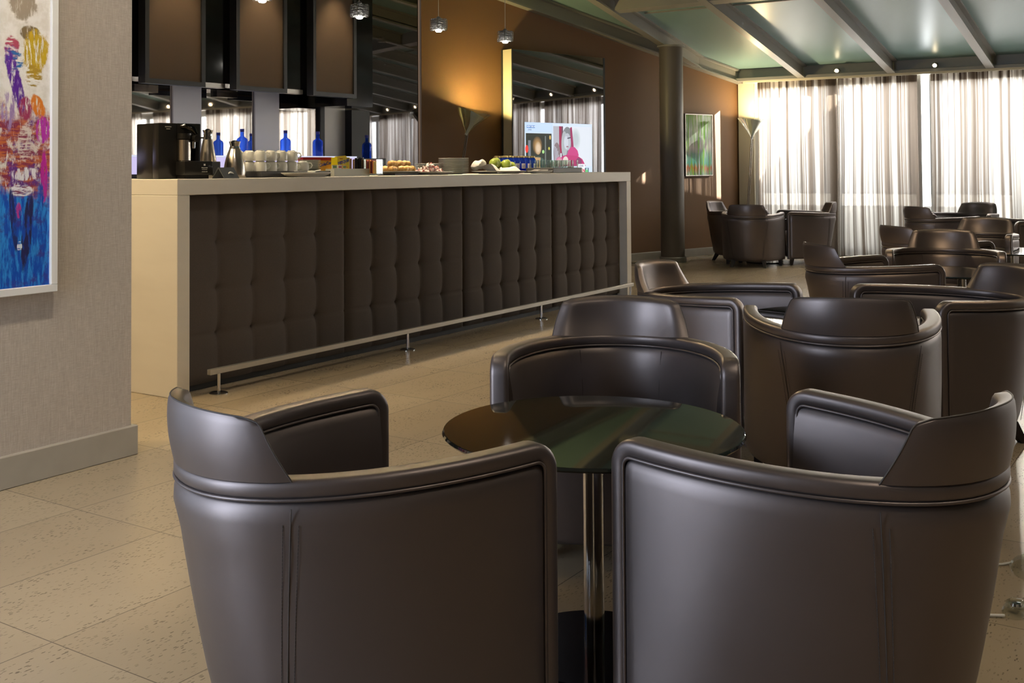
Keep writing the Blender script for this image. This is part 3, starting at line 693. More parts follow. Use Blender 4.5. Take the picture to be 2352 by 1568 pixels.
def backy(x):
    q = 1-min(.9999, abs(x)/HW)**NE; return YC-(YC-YB)*q**(1/NE)
def backn(x):
    e = 1e-3; d = Vector((2*e, backy(x+e)-backy(x-e))).normalized(); n_ = Vector((d.y, -d.x)); return n_ if n_.y < 0 else -n_
def make_armchair():
    t = thing('armchair', 'x', 'armchair', (0, 0, 0), 0, 'bronze leather tub armchairs')
    # outer shell
    p = cpath(6, 44, yf=YF-HH+.003); nn = pnorm(p)
    def ring(q, n_, prof): return [Vector((q[0]-n_.x*o, q[1]-n_.y*o, z)) for o, z in prof]
    R1 = []; R2 = []
    for q, n_ in zip(p, nn):
        zr = zrim(q[1])-HH; z0 = ZB; fin = .006*max(0, 1-(YF-HH+.003-q[1])/.02); blg = max(0, min(1, (YF-.06-q[1])/.12)); tp = lambda z: taper(q[1], z)+fin
        rnd_ = .03*max(0, min(1, (.1-q[1])/.3))
        pr = [(tp(z0)+.04+rnd_, z0), (tp(z0+.006)+.010+rnd_*.55, z0+.006), (tp(z0+.022)+rnd_*.25, z0+.022), (tp(z0+.055)+rnd_*.06, z0+.055)]
        for i in range(1, 7): z = z0+.055+(zr-.045-z0-.055)*i/7; pr.append((tp(z)-.004*blg*math.sin(PI*i/7), z))
        pr += [(fin, zr-.045), (fin+.001, zr-.025), (fin+.005, zr-.012), (fin+.011, zr-.004), (TH/2, zr-.001)]
        R1.append(ring(q, n_, pr))
        pi = [(TH/2, zr-.001), (TH-.012, zr-.003), (TH-.004, zr-.010), (TH+.002, zr-.030), (TH+.010, zr-.08), (TH+.014, zr-.14), (TH+.016, .345), (TH+.012, .335)]
        R2.append(ring(q, n_, pi))
    mb = MB(); mb.loft(R1, closed=False); sh = mb.build('outer_shell', M_leather, t, 50)
    mb = MB(); mb.loft(R2, closed=False); mb.build('inner_padding', M_leather, t, 50)
    # arm fronts behind the rim band
    mb = MB()
    for e in (0, -1):
        a = R1[e]+R2[e][1:]; c_ = [Vector(v) for v in a]
        mb.add(c_, [tuple(range(len(c_)))])
    mb.build('arm_front', M_leather, t, 0)
    for sx in (-1, 1):
        mb = MB(); x_ = sx*.165; n_ = backn(x_); mb.tube([Vector((x_-n_.x*o_, backy(x_)-n_.y*o_, z_)) for o_, z_ in [(TH+.001+.013*min(1, q/4), ZR_-HH-.012-.030*q) for q in range(7)]], .0012, 5); mb.build('inner_seam', M_thread, t, 80)
    # rim band: over the arms and back, down both arm fronts
    RC = .055; pts = []
    x = HW
    ZK = zrim(YF-RC)
    for i in range(10): z = ZB+(ZK-RC-ZB)*i/9; pts.append((Vector((x, YF, z)), Vector((1, 0, 0)), Vector((0, 1, 0))))
    for i in range(1, 9): a = PI/2*i/8; pts.append((Vector((x, YF-RC+RC*math.cos(a), ZK-RC+RC*math.sin(a))), Vector((1, 0, 0)), Vector((0, math.cos(a), math.sin(a)))))
    p2 = [q for q in cpath(3, 46, YF-RC)]; n2 = pnorm(p2)
    top = [(Vector((q[0], q[1], zrim(q[1]))), Vector((n_.x, n_.y, 0)), Vector((0, 0, 1))) for q, n_ in zip(p2, n2)]
    top[0] = pts[-1]
    half = pts[:-1]
    oth = [(Vector((-P.x, P.y, P.z)), Vector((-1, 0, 0)), U) for P, Sd, U in half[::-1]]
    full = half+top[:-1]+[(Vector((-top[0][0].x, top[0][0].y, top[0][0].z)), Vector((-1, 0, 0)), top[0][2])]+oth
    sec = []
    rr = .013
    for cx, cz, a0 in ((TH-rr, -rr, 0), (rr, -rr, PI/2)):
        for i in range(5): a = a0+PI/2*i/4; sec.append((cx+rr*math.cos(a), cz+rr*math.sin(a)))
    sec = [(TH-.004, -HH+.002), (TH, -HH+.008)]+sec+[(0, -HH+.008), (.004, -HH+.002)]
    rings = [[P-Sd*o+U*d for o, d in sec] for P, Sd, U in full]
    mb = MB(); mb.loft(rings); rim = mb.build('rim_band', M_leather, t, 50)
    mb = MB(); mb.tube([P-Sd*.002-U*(HH+.001) for P, Sd, U in full], .0036, 6); mb.tube([P-Sd*(TH-.001)-U*(HH+.001) for P, Sd, U in full], .0036, 6); mb.build('piping', M_leather, rim, 80)
    # headrest
    HB, HT = .225, .183; nu, nv = 32, 14; fo, fi = [], []
    for j in range(nv+1):
        v = j/nv; hf = HB+(HT-HB)*v
        if v > .86: hf -= .022*(1-math.sqrt(max(0, 1-((v-.86)/.14)**2)))
        for i in range(nu+1):
            uu = -1+2*i/nu; x = uu*hf; n_ = backn(x); y = backy(x); zb_ = zrim(y)-.003; zt_ = ZH-.007*uu*uu
            z = zb_+(zt_-zb_)*v; ed = (max(0, 1-abs(uu)**14)*max(0, 1-v**16))**.5; lean = .010*v+.006*math.sin(PI*v)-.004*(1-ed)
            thk = (.046-.016*v)*ed+.002; o = Vector((x+n_.x*lean, y+n_.y*lean, z)); fo.append(o); fi.append(Vector((x-n_.x*(thk-lean), y-n_.y*(thk-lean), z-.004*(1-v)*0)))
    w = nu+1; fs = []
    for j in range(nv):
        for i in range(nu): a = j*w+i; fs.append((a, a+1, a+w+1, a+w))
    mb = MB(); n0 = len(fo); mb.add(fo+fi, fs+[tuple(n0+q for q in f_[::-1]) for f_ in fs])
    bd = [i for i in range(w)]+[j*w+nu for j in range(1, nv+1)]+[nv*w+i for i in range(nu-1, -1, -1)]+[j*w for j in range(nv-1, 0, -1)]
    mb.add(fo+fi, [(bd[i], bd[(i+1) % len(bd)], n0+bd[(i+1) % len(bd)], n0+bd[i]) for i in range(len(bd))])
    b = bmesh.new(); me = bpy.data.meshes.new('q'); me.from_pydata([tuple(v) for v in mb.v], [], mb.f); b.from_mesh(me); bmesh.ops.remove_doubles(b, verts=b.verts[:], dist=1e-6); bpy.data.meshes.remove(me)
    mb = MB(); mb.bm(b); hd = mb.build('headrest', M_leather, t, 60)
    edge = [fo[j*w] for j in range(0, nv+1)]+[fo[nv*w+i] for i in range(1, nu+1)]+[fo[j*w+nu] for j in range(nv-1, -1, -1)]
    mb = MB(); mb.tube(edge, .0016, 6); mb.build('edge_seam', M_thread, hd, 80)
    # seat: one upholstered block, nose leaning back towards the floor
    rings = []
    for z, o, yf_ in ((.080, .110, YF-.035), (.084, .095, YF-.022), (.10, .088, YF-.014), (.20, .078, YF+.012), (.30, .074, YF+.034), (.335, .074, YF+.042), (.352, .080, YF+.038), (.361, .094, YF+.026), (.364, .13, YF-.02)):
        q_ = cpath(5, 30, YF-.03); m_ = pnorm(q_); rg = [(q[0]-n_.x*(o+taper(q[1], z)), q[1]-n_.y*(o+taper(q[1], z)), z) for q, n_ in zip(q_, m_)]
        xf = HW-o; rg = [(xf-.022, yf_, z), (xf-.008, yf_-.006, z), (xf, yf_-.022, z)]+rg+[(-xf, yf_-.022, z), (-xf+.008, yf_-.006, z), (-xf+.022, yf_, z)]; rings.append(rg)
    mb = MB(); mb.loft(rings); st = mb.build('seat', M_leather, t, 60)
    # vertical seams with stitching on the back
    for sx in (-1, 1):
        mb = MB()
        zs = [ZB+.02+(ZR_-HH-.03-ZB)*i/30 for i in range(31)]
        def sp(dx, z, out):
            xb = sx*(.227-.020*(1-(z-ZB)/(ZR_-ZB)))+dx; n_ = backn(xb); y = backy(xb); o = taper(y, z)-.0042-out
            return Vector((xb-n_.x*o, y-n_.y*o, z))
        mb.tube([sp(0, z, .0) for z in zs], .0011, 5)
        for dx in (-.009, .009):
            n = 58
            for i in range(n):
                z = ZB+.05+(ZR_-HH-.038-ZB-.05)*i/n; mb.tube([sp(dx, z, .0002), sp(dx, z+.0052, .0002)], .0007, 4)
        mb.build('back_seam', M_thread, sh, 80)
    # legs
    for sx, y, dx, dy in ((1, .25, .008, .010), (-1, .25, -.008, .010), (1, -.125, .022, -.045), (-1, -.125, -.022, -.045)):
        x = sx*(.295 if y > 0 else .165); a, c_ = .023, .015
        mb = MB(); mb.loft([[(x+dx+i*c_, y+dy+j*c_, 0) for i, j in ((-1, -1), (1, -1), (1, 1), (-1, 1))], [(x+i*a, y+j*a, .088) for i, j in ((-1, -1), (1, -1), (1, 1), (-1, 1))]]); mb.build('leg', M_darkwood, t, 30)
    return t
CH = make_armchair()
# (x, y, facing degrees, label): positions on the floor
chairs = [
 (1.668, 1.530, 340.1, 'nearest armchair at left, seen from behind, headrest at its left end'),
 (2.199, 0.653, 77.5, 'nearest armchair at right, seen from behind, headrest at its right end'),
 (2.976, 1.561, 205.2, 'armchair facing the camera across the nearest round table'),
 (3.876, 1.126, 20.9, 'dark armchair seen square from behind, right of the nearest table'),
 (4.520, 1.916, 267.7, 'armchair beside the far end of the bar, behind the camera-facing one'),
 (4.919, 0.950, 135.2, 'armchair cut by the right edge, facing left towards the bar'),
 (6.210, 1.695, 310.3, 'armchair alone in mid room, its back to the bar and column'),
 (7.379, 1.495, 192.3, 'bronze-lit armchair facing the camera in mid room'),
 (8.202, 1.779, 317.1, 'dark armchair peeping out behind the bronze-lit one'),
 (9.284, 1.633, 172.5, 'golden armchair facing the camera near the right edge'),
 (11.950, 2.503, 324.3, 'armchair before the bare glass gap, facing right'),
 (12.950, 2.345, 167.9, 'bluish armchair facing the camera against the right curtain'),
 (11.500, 1.505, 120.0, 'armchair by the far curtain, cut by the right edge'),
 (12.542, 4.976, 262.8, 'leftmost armchair of the far corner group, by the wall picture'),
 (11.826, 4.488, 12.0, 'armchair of the far corner group with its back to the camera'),
 (12.639, 4.081, 120.2, 'right armchair of the far corner group, against the curtain'),
]
for i, (x, y, a, lab) in enumerate(chairs):
    if i == 0: CH.location = (x, y, 0); CH.rotation_euler = (0, 0, R(a)-PI/2); CH['label'] = lab
    else: dup(CH, (x, y, 0), R(a)-PI/2, lab)

# ------------------------------------------------------------------ round tables
def make_table():
    t = thing('round_table', 'x', 'table', (0, 0, 0), 0, 'round black glass tables')
    mb = MB(); mb.lathe([(0, .515), (.350, .515), (.357, .517), (.360, .521), (.357, .526), (.355, .527), (0, .527)], 72); mb.build('glass_top', M_tableglass, t, 25)
    mb = MB(); mb.lathe([(.0245, .014), (.0245, .514)], 32); mb.build('pole', M_chrome, t)
    mb = MB(); mb.lathe([(0, .507), (.09, .507), (.09, .5145), (0, .5145)], 32); mb.build('mounting_plate', M_polish, t)
    mb = MB(); mb.lathe([(0, 0), (.205, 0), (.207, .004), (.203, .012), (.03, .014), (0, .014)], 56); mb.build('base_disc', M_polish, t)
    return t
TB_ = make_table()
tabs = [(2.280, 1.264, 'nearest round black glass table, between the two nearest armchairs'), (4.452, 1.329, 'round table almost hidden behind the square-on dark armchair'), (6.693, 1.261, 'round table in mid room before the bronze-lit armchair'),
        (8.458, 1.261, 'round table at the right edge before the golden armchair'), (12.33, 1.77, 'round table by the right curtain at the photo edge'), (12.367, 4.530, 'round table hidden within the far corner group')]
for i, (x, y, lab) in enumerate(tabs):
    if i == 0: TB_.location = (x, y, 0); TB_['label'] = lab
    else: dup(TB_, (x, y, 0), 0, lab)

# ------------------------------------------------------------------ things on the bar
Z = BZ+.0005
def simple(name, label, cat, mb, m, loc, rz=0, group=None, smooth=35):
    o = mb.build(name, m, None, smooth); o.location = loc; o.rotation_euler = (0, 0, rz); return tag(o, label, cat, group)
def dupm(o, loc, rz, label):
    c = o.copy(); COL.objects.link(c); c.location = loc; c.rotation_euler = (0, 0, rz); c['label'] = label; return c
# coffee machine
t = thing('coffee_machine', 'black capsule coffee machine with steel jug at the near bar end', 'coffee machine', (3.832, 4.665, Z), R(-12))
mb = MB(); mb.box(-.125, -.02, 0, .115, .16, .292, .006, 2); mb.box(-.125, -.09, 0, -.02, -.02, .292, .006, 2); mb.box(.085, -.09, .0, .115, -.02, .292, .004, 2); mb.box(-.022, -.09, .232, .10, -.02, .292, .006, 2); mb.build('body', M_plastic, t)
mb = MB(); mb.box(-.028, -.185, .018, .135, -.05, .092, .005, 2); p = mb.build('drip_tray', M_plastic, t)
mb = MB(); mb.box(.136, -.184, .020, .180, -.060, .090, .003, 1); mb.build('tray_end', M_plasticg, p)
mb = MB(); mb.box(-.02, -.165, 0, .12, -.05, .018); mb.build('foot', M_plastic, t)
mb = MB(); mb.lathe([(0, 0), (.033, 0), (.036, .004), (.036, .112), (.030, .116), (0, .116)], 28, mt=Matrix.Translation((.015, -.095, .0925))); p = mb.build('steel_jug', M_steel, t)
mb = MB(); mb.lathe([(0, .1165), (.037, .1165), (.037, .146), (0, .146)], 28, mt=Matrix.Translation((.015, -.095, .0925))); mb.build('jug_lid', M_plastic, p)
mb = MB(); mb.tube([(-.01, -.06, .275), (.02, -.10, .276), (.05, -.13, .262), (.062, -.14, .235)], [.012, .016, .016, .010], 12); mb.build('lever_handle', M_polish, t)
mb = MB(); mb.lathe([(0, -.02), (.018, -.018), (.020, 0), (.018, .03), (0, .03)], 18, mt=Matrix.Translation((.062, -.125, .212)) @ Matrix.Rotation(PI/2, 4, 'X')); mb.tube([(.075, -.14, .215), (.098, -.15, .216)], .004, 8); mb.build('brew_knob', M_plastic, t)
mb = MB(); mb.lathe([(.008, 0), (.0095, .045)], 14, mt=Matrix.Translation((.060, -.115, .160))); mb.build('spout', M_chrome, t)
mb = MB(); mb.box(.052, -.094, .268, .058, -.090, .274); mb.build('indicator_light', M_led, t)
mt = Matrix.Translation((-.072, -.0915, .272)) @ Matrix.Rotation(PI/2, 4, 'X')
text('maker_text', 'NESPRESSO', .007, mt, M_ink, t); text('maker_text', 'BUSINESS', .005, Matrix.Translation((-.072, -.0915, .261)) @ Matrix.Rotation(PI/2, 4, 'X'), M_ink, t)
MX = lambda x, z: Matrix.Translation((x, -.1858, z)) @ Matrix.Rotation(PI/2, 4, 'X')
text('tray_logo', 'N', .012, MX(.085, .072), M_ink, t, .001); text('tray_text', 'Nespresso', .008, MX(.085, .057), M_ink, t); text('tray_text', 'PROFESSIONAL', .0045, MX(.085, .047), M_ink, t); text('tray_text', 'AGUILA 220', .006, MX(.085, .036), M_ink, t)
# thermos jugs
def jug(x, y, h, r0, r1, r2, lab, rz):
    t = thing('thermos_jug', lab, 'jug', (x, y, Z), rz, 'steel thermos jugs'); hb = h*.80
    prof = [(0, 0), (r0*.97, 0), (r0, .006)]
    for i in range(1, 13): q = i/12; prof.append((r0+(r1-r0)*(q**1.25 if r0 < .06 else q**2.1), .006+(hb-.006)*q))
    mb = MB(); mb.lathe(prof+[(0, hb)], 40); mb.build('body', M_steel, t)
    mb = MB(); mb.lathe([(r1*1.0, hb), (r1*1.03, hb+.004), (r2*.85, hb+h*.07), (r2, h-.01), (r2*1.12, h), (r2*.9, h), (r2*.7, h-.03), (0, h-.03)], 36)
    mb.build('collar', M_chrome, t)
    mb = MB(); mb.lathe([(0, h-.028), (r2*.7, h-.028), (r2*.72, h-.002), (r2*.4, h+.006), (0, h+.008)], 28); mb.build('stopper', M_polish, t)
    mb = MB(); mb.tube([(r1, 0, hb+h*.12), (r1+.03, 0, hb+h*.10), (r1+.055, 0, hb-.03), (r0+.045, 0, h*.42), (r0+.005, 0, h*.22)], [.006, .007, .008, .007, .005], 8); mb.build('handle', M_chrome, t)
jug(4.172, 4.78, .270, .058, .027, .027, 'tall slim steel thermos jug next to the coffee machine', R(52))
jug(4.226, 4.62, .203, .0625, .030, .030, 'short pear-shaped steel thermos jug before the cups', R(52))
# tent card
t = thing('tent_card', 'grey folded tent card before the thermos jugs', 'sign', (3.985, 4.425, Z), R(4))
mb = MB(); mb.prism([(-.045, 0), (-.004, .058), (.004, .058), (.045, 0), (.040, 0), (0, .052), (-.040, 0)], -.055, .055, 'x'); mb.build('card', M_plasticg, t, 0)
mb = MB(); mb.tube([(.005+.02*math.cos(a), -.0445+.0155*(1+math.sin(a))*.5, .001+.0225*(1+math.sin(a))*.5+.008) for a in [PI*.1+PI*.8*i/10 for i in range(11)]], [.001+.004*math.sin(PI*i/10) for i in range(11)], 6); mb.build('white_mark', M_ink, t)
# cup tray, cups, saucers
mb = MB(); mb.box(-.345, -.16, 0, .345, .16, .035, .004, 1); simple('cup_tray', 'long dark tray under the white cups', 'tray', mb, M_tray, (4.69, 4.70, Z))
def cup_make(label):
    t = thing('coffee_cup', label, 'cup', (0, 0, 0), 0, 'white cups on the dark tray')   # upside down
    mb = MB(); mb.lathe([(.034, 0), (.0355, 0), (.0365, .02), (.035, .040), (.030, .052), (.022, .056), (.021, .060), (0, .060)], 32); mb.build('cup_body', M_china, t)
    mb = MB(); mb.tube([(.034, 0, .046), (.050, 0, .044), (.056, 0, .030), (.048, 0, .016), (.036, 0, .012)], .0042, 8); mb.build('cup_handle', M_china, t); return t
c0 = None; zc0 = Z+.0355
spots = [('front', 4.44), ('front', 4.525), ('front', 4.61), ('front', 4.695)]
for j, (yy, rn) in enumerate(((4.585, 'front'), (4.675, 'middle'), (4.765, 'rear'))):
    for i in range(4):
        for lv in range(2):
            x = 4.385+.083*i; lab = '%s white cup of the %s layer, %scup from the left, %s row' % ('upturned', ['lower', 'upper'][lv], ORD[i] if i else 'first ', rn)
            loc = (x, yy, zc0+lv*.0605); rz = R(-35+20*((i*7+j*5) % 3))
            if c0 is None: c0 = cup_make(lab); c0.location = loc; c0.rotation_euler = (0, 0, rz)
            else: dup(c0, loc, rz, lab)
dup(c0, (4.745, 4.60, zc0), R(-30), 'single upturned white cup beside the saucer stack, its handle to the right'); dup(c0, (4.745, 4.70, zc0), R(20), 'single upturned white cup behind another beside the saucers')
sc = None
for i in range(9):
    n = 9-i; lab = '%s saucer from the top of the saucer stack' % (['', 'first', 'second', 'third', 'fourth', 'fifth', 'sixth', 'seventh', 'eighth', 'ninth'][n])
    if sc is None:
        mb = MB(); mb.lathe([(0, 0), (.035, 0), (.066, .007), (.068, .009), (.066, .0095), (.035, .004), (0, .003)], 36); sc = simple('saucer', lab, 'saucer', mb, M_china, (4.875, 4.67, zc0), 0, 'white saucers stacked by the cups')
    else: dupm(sc, (4.875, 4.67, zc0+.0071*i), 0, lab)
# long platter with spoons
def platter(lab, loc, rz, a, b, h, group=None):
    mb = MB(); rings = []
    for q, z in ((0.02, .004), (.62, .004), (.66, 0), (.72, 0), (1.0, h-.003), (1.0, h), (.96, h), (.70, .008), (.02, .007)): rings.append([(a*q*math.copysign(abs(math.cos(t_))**.8, math.cos(t_)), b*q*math.copysign(abs(math.sin(t_))**.8, math.sin(t_)), z) for t_ in [2*PI*i/40 for i in range(40)]])
    mb.loft(rings); return simple('platter', lab, 'platter', mb, M_platter, loc, rz, group)
platter('long white platter with a spoon at the front of the bar', (4.625, 4.455, Z), 0, .185, .075, .026)
mb = MB(); mb.lathe([(0, 0), (.014, .003), (.022, .010), (.018, .016), (0, .019)], 18, mt=Matrix.Diagonal((1.4, 1, 1, 1))); mb.tube([(.02, 0, .012), (.07, .01, .016), (.11, .01, .02)], .0035, 6)
simple('china_spoon', 'white china spoon lying on the long platter', 'spoon', mb, M_china, (4.66, 4.45, Z+.020), R(10))
# drink boxes
t = thing('drink_box', 'orange box with red lid flap left of the yellow box', 'box', (5.06, 4.80, Z), R(-14))
mb = MB(); mb.box(-.105, -.03, 0, .105, .03, .100); mb.build('carton', M_orange, t, 0)
mb = MB(); mb.box(-.107, -.032, .100, .107, .032, .120); mb.build('lid', M_red, t, 0)
mb = MB(); mb.box(-.02, -.0315, .005, .01, -.030, .035); mb.box(.04, -.0315, .004, .06, -.030, .03); mb.build('yellow_cups', M_yellow, t, 0)
mb = MB(); mb.tube([(-.09+.012*i, -.031, .04+.006*math.sin(i)) for i in range(9)], .005, 6); mb.build('pastry_picture', M_kraft, t)
text('box_word', 'ColaCao', .028, Matrix.Translation((.060, -.0312, .078)) @ Matrix.Rotation(PI/2, 4, 'X') @ Matrix.Rotation(.2, 4, 'Z'), M_navy, t, .0012)
t = thing('drink_box', 'yellow box with blue lettering on the bar', 'box', (5.165, 4.68, Z), R(-6))
mb = MB(); mb.box(-.052, -.03, 0, .052, .03, .118); mb.build('carton', M_yellow, t, 0)
mb = MB(); mb.prism([(-.052, .118), (.052, .118), (.040, .130), (-.045, .124)], -.004, .0, 'y'); mb.build('open_flap', M_yellow, t, 0)
text('box_word', 'NESQUIK', .024, Matrix.Translation((0, -.0312, .090)) @ Matrix.Rotation(PI/2, 4, 'X') @ Matrix.Rotation(.22, 4, 'Z'), M_navy, t, .0012); text('box_maker', 'Nestle', .010, Matrix.Translation((-.022, -.0312, .110)) @ Matrix.Rotation(PI/2, 4, 'X'), M_red, t)
mb = MB(); mb.tube([(.012, -.031, .05), (.018, -.031, .058), (.03, -.031, .055)], .003, 6); mb.build('mug_picture', M_red, t)
# acrylic organiser with sachets and stirrers
t = thing('sachet_organiser', 'frosted acrylic organiser box with two compartments', 'organiser', (5.085, 4.545, Z))
mb = MB(); mb.box(-.165, -.035, 0, .165, -.032, .046); mb.box(-.165, .032, 0, .165, .035, .046); mb.box(-.165, -.032, 0, -.162, .032, .046); mb.box(.162, -.032, 0, .165, .032, .046); mb.box(-.015, -.032, 0, -.012, .032, .046); mb.box(-.162, -.032, 0, .162, .032, .003); mb.build('box', M_frost, t, 0)
mb = MB(); mb.box(-.0165, -.03, .047, -.0135, .031, .098); mb.build('clear_divider', M_clear, t, 0)
k0 = 0
for i, (x, w, m, l) in enumerate(((-.135, .040, M_napkin, 'cream sachet with green print in the organiser, leftmost'), (-.088, .034, M_ink, 'white sachet with red marks in the organiser, middle'), (-.047, .042, M_orange, 'orange sachet in the organiser, rightmost of three'))):
    t = thing('sachet', l, 'sachet', (5.085+x, 4.535, Z+.0035), R(4*i-4), 'tea sachets in the organiser')
    mb = MB(); mb.box(-w/2, -.003, 0, w/2, .003, .066); mb.build('packet', m, t, 0)
    mb = MB(); mb.box(-w*.35, -.0036, .048, w*.35, -.003, .060); mb.build('print', [M_greenink, M_red, M_greenink][i], t, 0)
rnd = random.Random(3)
for i in range(5):
    mb = MB(); mb.box(-.006, -.002, 0, .006, .002, .098+.004*(i % 3)); simple('sugar_stick', 'brown paper sugar stick in the organiser\'s right compartment', 'sugar stick', mb, M_kraft, (5.097+.011*i, 4.54+.006*(i % 3), Z+.0035), rnd.uniform(-.4, .4), 'brown sugar sticks', 0)
for i in range(9):
    mb = MB(); mb.box(-.005, -.002, 0, .005, .002, .096+.006*(i % 4)); simple('coffee_stirrer', 'black coffee stirrer in the organiser\'s right compartment', 'stirrer', mb, M_plastic, (5.160+.009*i, 4.535+.008*(i % 3), Z+.0035), rnd.uniform(-.5, .5), 'black stirrers', 0)
# square glass vase of red sachets
t = thing('glass_vase', 'square clear glass vase holding red sachets', 'vase', (5.29, 4.52, Z), R(18)); a = .052
mb = MB(); mb.box(-a, -a, 0, a, a, .014, .003, 1)
for q in ((-a, -a, a, -a+.006), (-a, a-.006, a, a), (-a, -a+.006, -a+.006, a-.006), (a-.006, -a+.006, a, a-.006)): mb.box(q[0], q[1], .014, q[2], q[3], .105)
mb.build('vase_body', M_clear, t, 0)
for i in range(9):
    mb = MB(); mb.box(-.036, -.0035, 0, .036, .0035, .078+.006*(i % 3), .002, 1); simple('red_sachet', 'red sachet standing in the square glass vase', 'sachet', mb, M_redsach if i % 4 else M_orange, (5.29-.012+.006*(i % 3)*.5, 4.486+.0082*i, Z+.0145), R(18), 'red sachets in the vase', 0)
# pastries
platter('white oval plate under the golden pastries', (5.70, 4.64, Z+.012), 0, .175, .11, .016)
mb = MB(); mb.box(-.13, -.075, 0, .13, .075, .012); simple('slate_riser', 'dark slate slab under the pastry plate', 'slab', mb, M_tray, (5.70, 4.64, Z))
pas = None
for i, (x, y, z) in enumerate(((5.60, 4.60, 0), (5.675, 4.59, 0), (5.75, 4.60, 0), (5.82, 4.61, 0), (5.60, 4.67, 0), (5.70, 4.68, 0), (5.61, 4.615, .036), (5.70, 4.62, .036), (5.76, 4.63, .036))):
    lab = ['golden pastry at the left front of the plate', 'golden pastry second along the front of the plate', 'golden pastry third along the front of the plate', 'golden pastry at the right end of the plate', 'golden pastry at the left rear of the plate', 'golden pastry at the right rear of the plate', 'golden pastry on top of the pile, left', 'golden pastry on top of the pile, middle', 'golden pastry on top of the pile, right'][i]
    if pas is None:
        mb = MB(); rings = []
        for q in range(13):
            s_ = -1+2*q/12; rr = .024*math.sqrt(max(0, 1-abs(s_)**2.6))*(1+.10*math.cos(s_*9))+.002; rings.append([(s_*.042, rr*math.cos(a)+.010*(1-s_*s_), max(-.019, rr*.86*math.sin(a))+.019) for a in [2*PI*w/16 for w in range(16)]])
        mb.loft(rings); pas = simple('pastry', lab, 'pastry', mb, M_pastry, (x, y, Z+.022+z), R(10), 'golden pastries on the plate', 60)
    else: dupm(pas, (x, y, Z+.022+z), R([10, -20, 5, 40, 100, 70, -5, 15, -15][i]), lab)
# wrapped sweets
platter('dark rimmed plate under the wrapped sweets', (6.00, 4.60, Z), 0, .20, .12, .022)
cd = None; rnd = random.Random(11)
for i in range(26):
    lv = 0 if i < 14 else (1 if i < 22 else 2); a = rnd.uniform(0, 6.28); q = rnd.uniform(.1, [.9, .65, .35][lv]); x = 5.99+.15*q*math.cos(a); y = 4.60+.07*q*math.sin(a)
    if cd is None:
        mb = MB(); pr = [(.001, -.034), (.012, -.030), (.004, -.019), (.010, -.014), (.0125, 0), (.010, .014), (.004, .019), (.012, .030), (.001, .034)]
        mb.lathe(pr, 12, mt=Matrix.Rotation(PI/2, 4, 'Y')); cd = simple('wrapped_sweet', 'red and white wrapped sweet in the heaped plate', 'sweet', mb, M_candy, (x, y, Z+.022+.020*lv), 0, 'wrapped sweets on the plate')
    else:
        c = dupm(cd, (x, y, Z+.022+.020*lv), 0, 'red and white wrapped sweet in the heaped plate'); c.rotation_euler = (rnd.uniform(0, 3), rnd.uniform(-.5, .5), rnd.uniform(0, 6.28))
# plate stacks
pl = None
def plate_stack(x, y, n, rr, pitch, which):
    global pl
    for i in range(n):
        q = n-i; lab = 'white plate, %sfrom the top of the %s stack' % (ORD[q-1] if q > 1 else 'first ', which)
        if pl is None:
            mb = MB(); mb.lathe([(0, 0), (.075, 0), (.10, .006), (.138, .0095), (.1405, .0115), (.138, .0125), (.10, .0085), (.07, .0035), (0, .003)], 56); pl = simple('plate', lab, 'plate', mb, M_china, (x, y, Z), 0, 'white plates in two stacks')
            c = pl
        else: c = dupm(pl, (x, y, Z+pitch*i), 0, lab)
        c.scale = (rr/.1405, rr/.1405, 1)
plate_stack(6.49, 4.76, 12, .113, .0097, 'taller'); plate_stack(6.315, 4.86, 8, .100, .0097, 'shorter')
# fruit plate
platter('white plate under the napkin and green apples', (6.86, 4.60, Z), 0, .27, .15, .022)
mb = MB(); vs = []; fs = []; nx, ny = 30, 14
for j in range(ny+1):
    for i in range(nx+1):
        x = -.20+.42*i/nx; y = -.115+.22*j/ny; fall = max(0, (-y-.06))*0.9
        z = .034+.022*math.sin(x*21+y*9)*math.cos(y*16+1)+(.020 if i < 5 else 0)*math.cos(y*11)-fall+.004*math.sin(x*60)
        vs.append((x, y, max(.006, z)))
for j in range(ny):
    for i in range(nx): q = j*(nx+1)+i; fs.append((q, q+1, q+nx+2, q+nx+1))
mb.add(vs, fs); n0 = len(vs); mb.add([(x, y, z-.003) for x, y, z in vs], [f_[::-1] for f_ in fs])
simple('napkin', 'crumpled white napkin under the green apples', 'napkin', mb, M_napkin, (6.87, 4.60, Z), 0, None, 60)
mb = MB(); mb.loft([[(.062*q_, (.036+.006*math.sin(3*a_+q_*4))*math.sqrt(max(.02, 1-abs(q_)**2.5))*math.cos(a_), (.036+.005*math.cos(2*a_+q_*6))*math.sqrt(max(.02, 1-abs(q_)**2.5))*math.sin(a_)+.012*q_) for a_ in [2*PI*w/20 for w in range(20)]] for q_ in [-1+w/7 for w in range(15)]]); simple('rolled_napkin', 'rolled white napkin left of the green apples', 'napkin', mb, M_napkin, (6.70, 4.68, Z+.068), R(-30))
ap = None
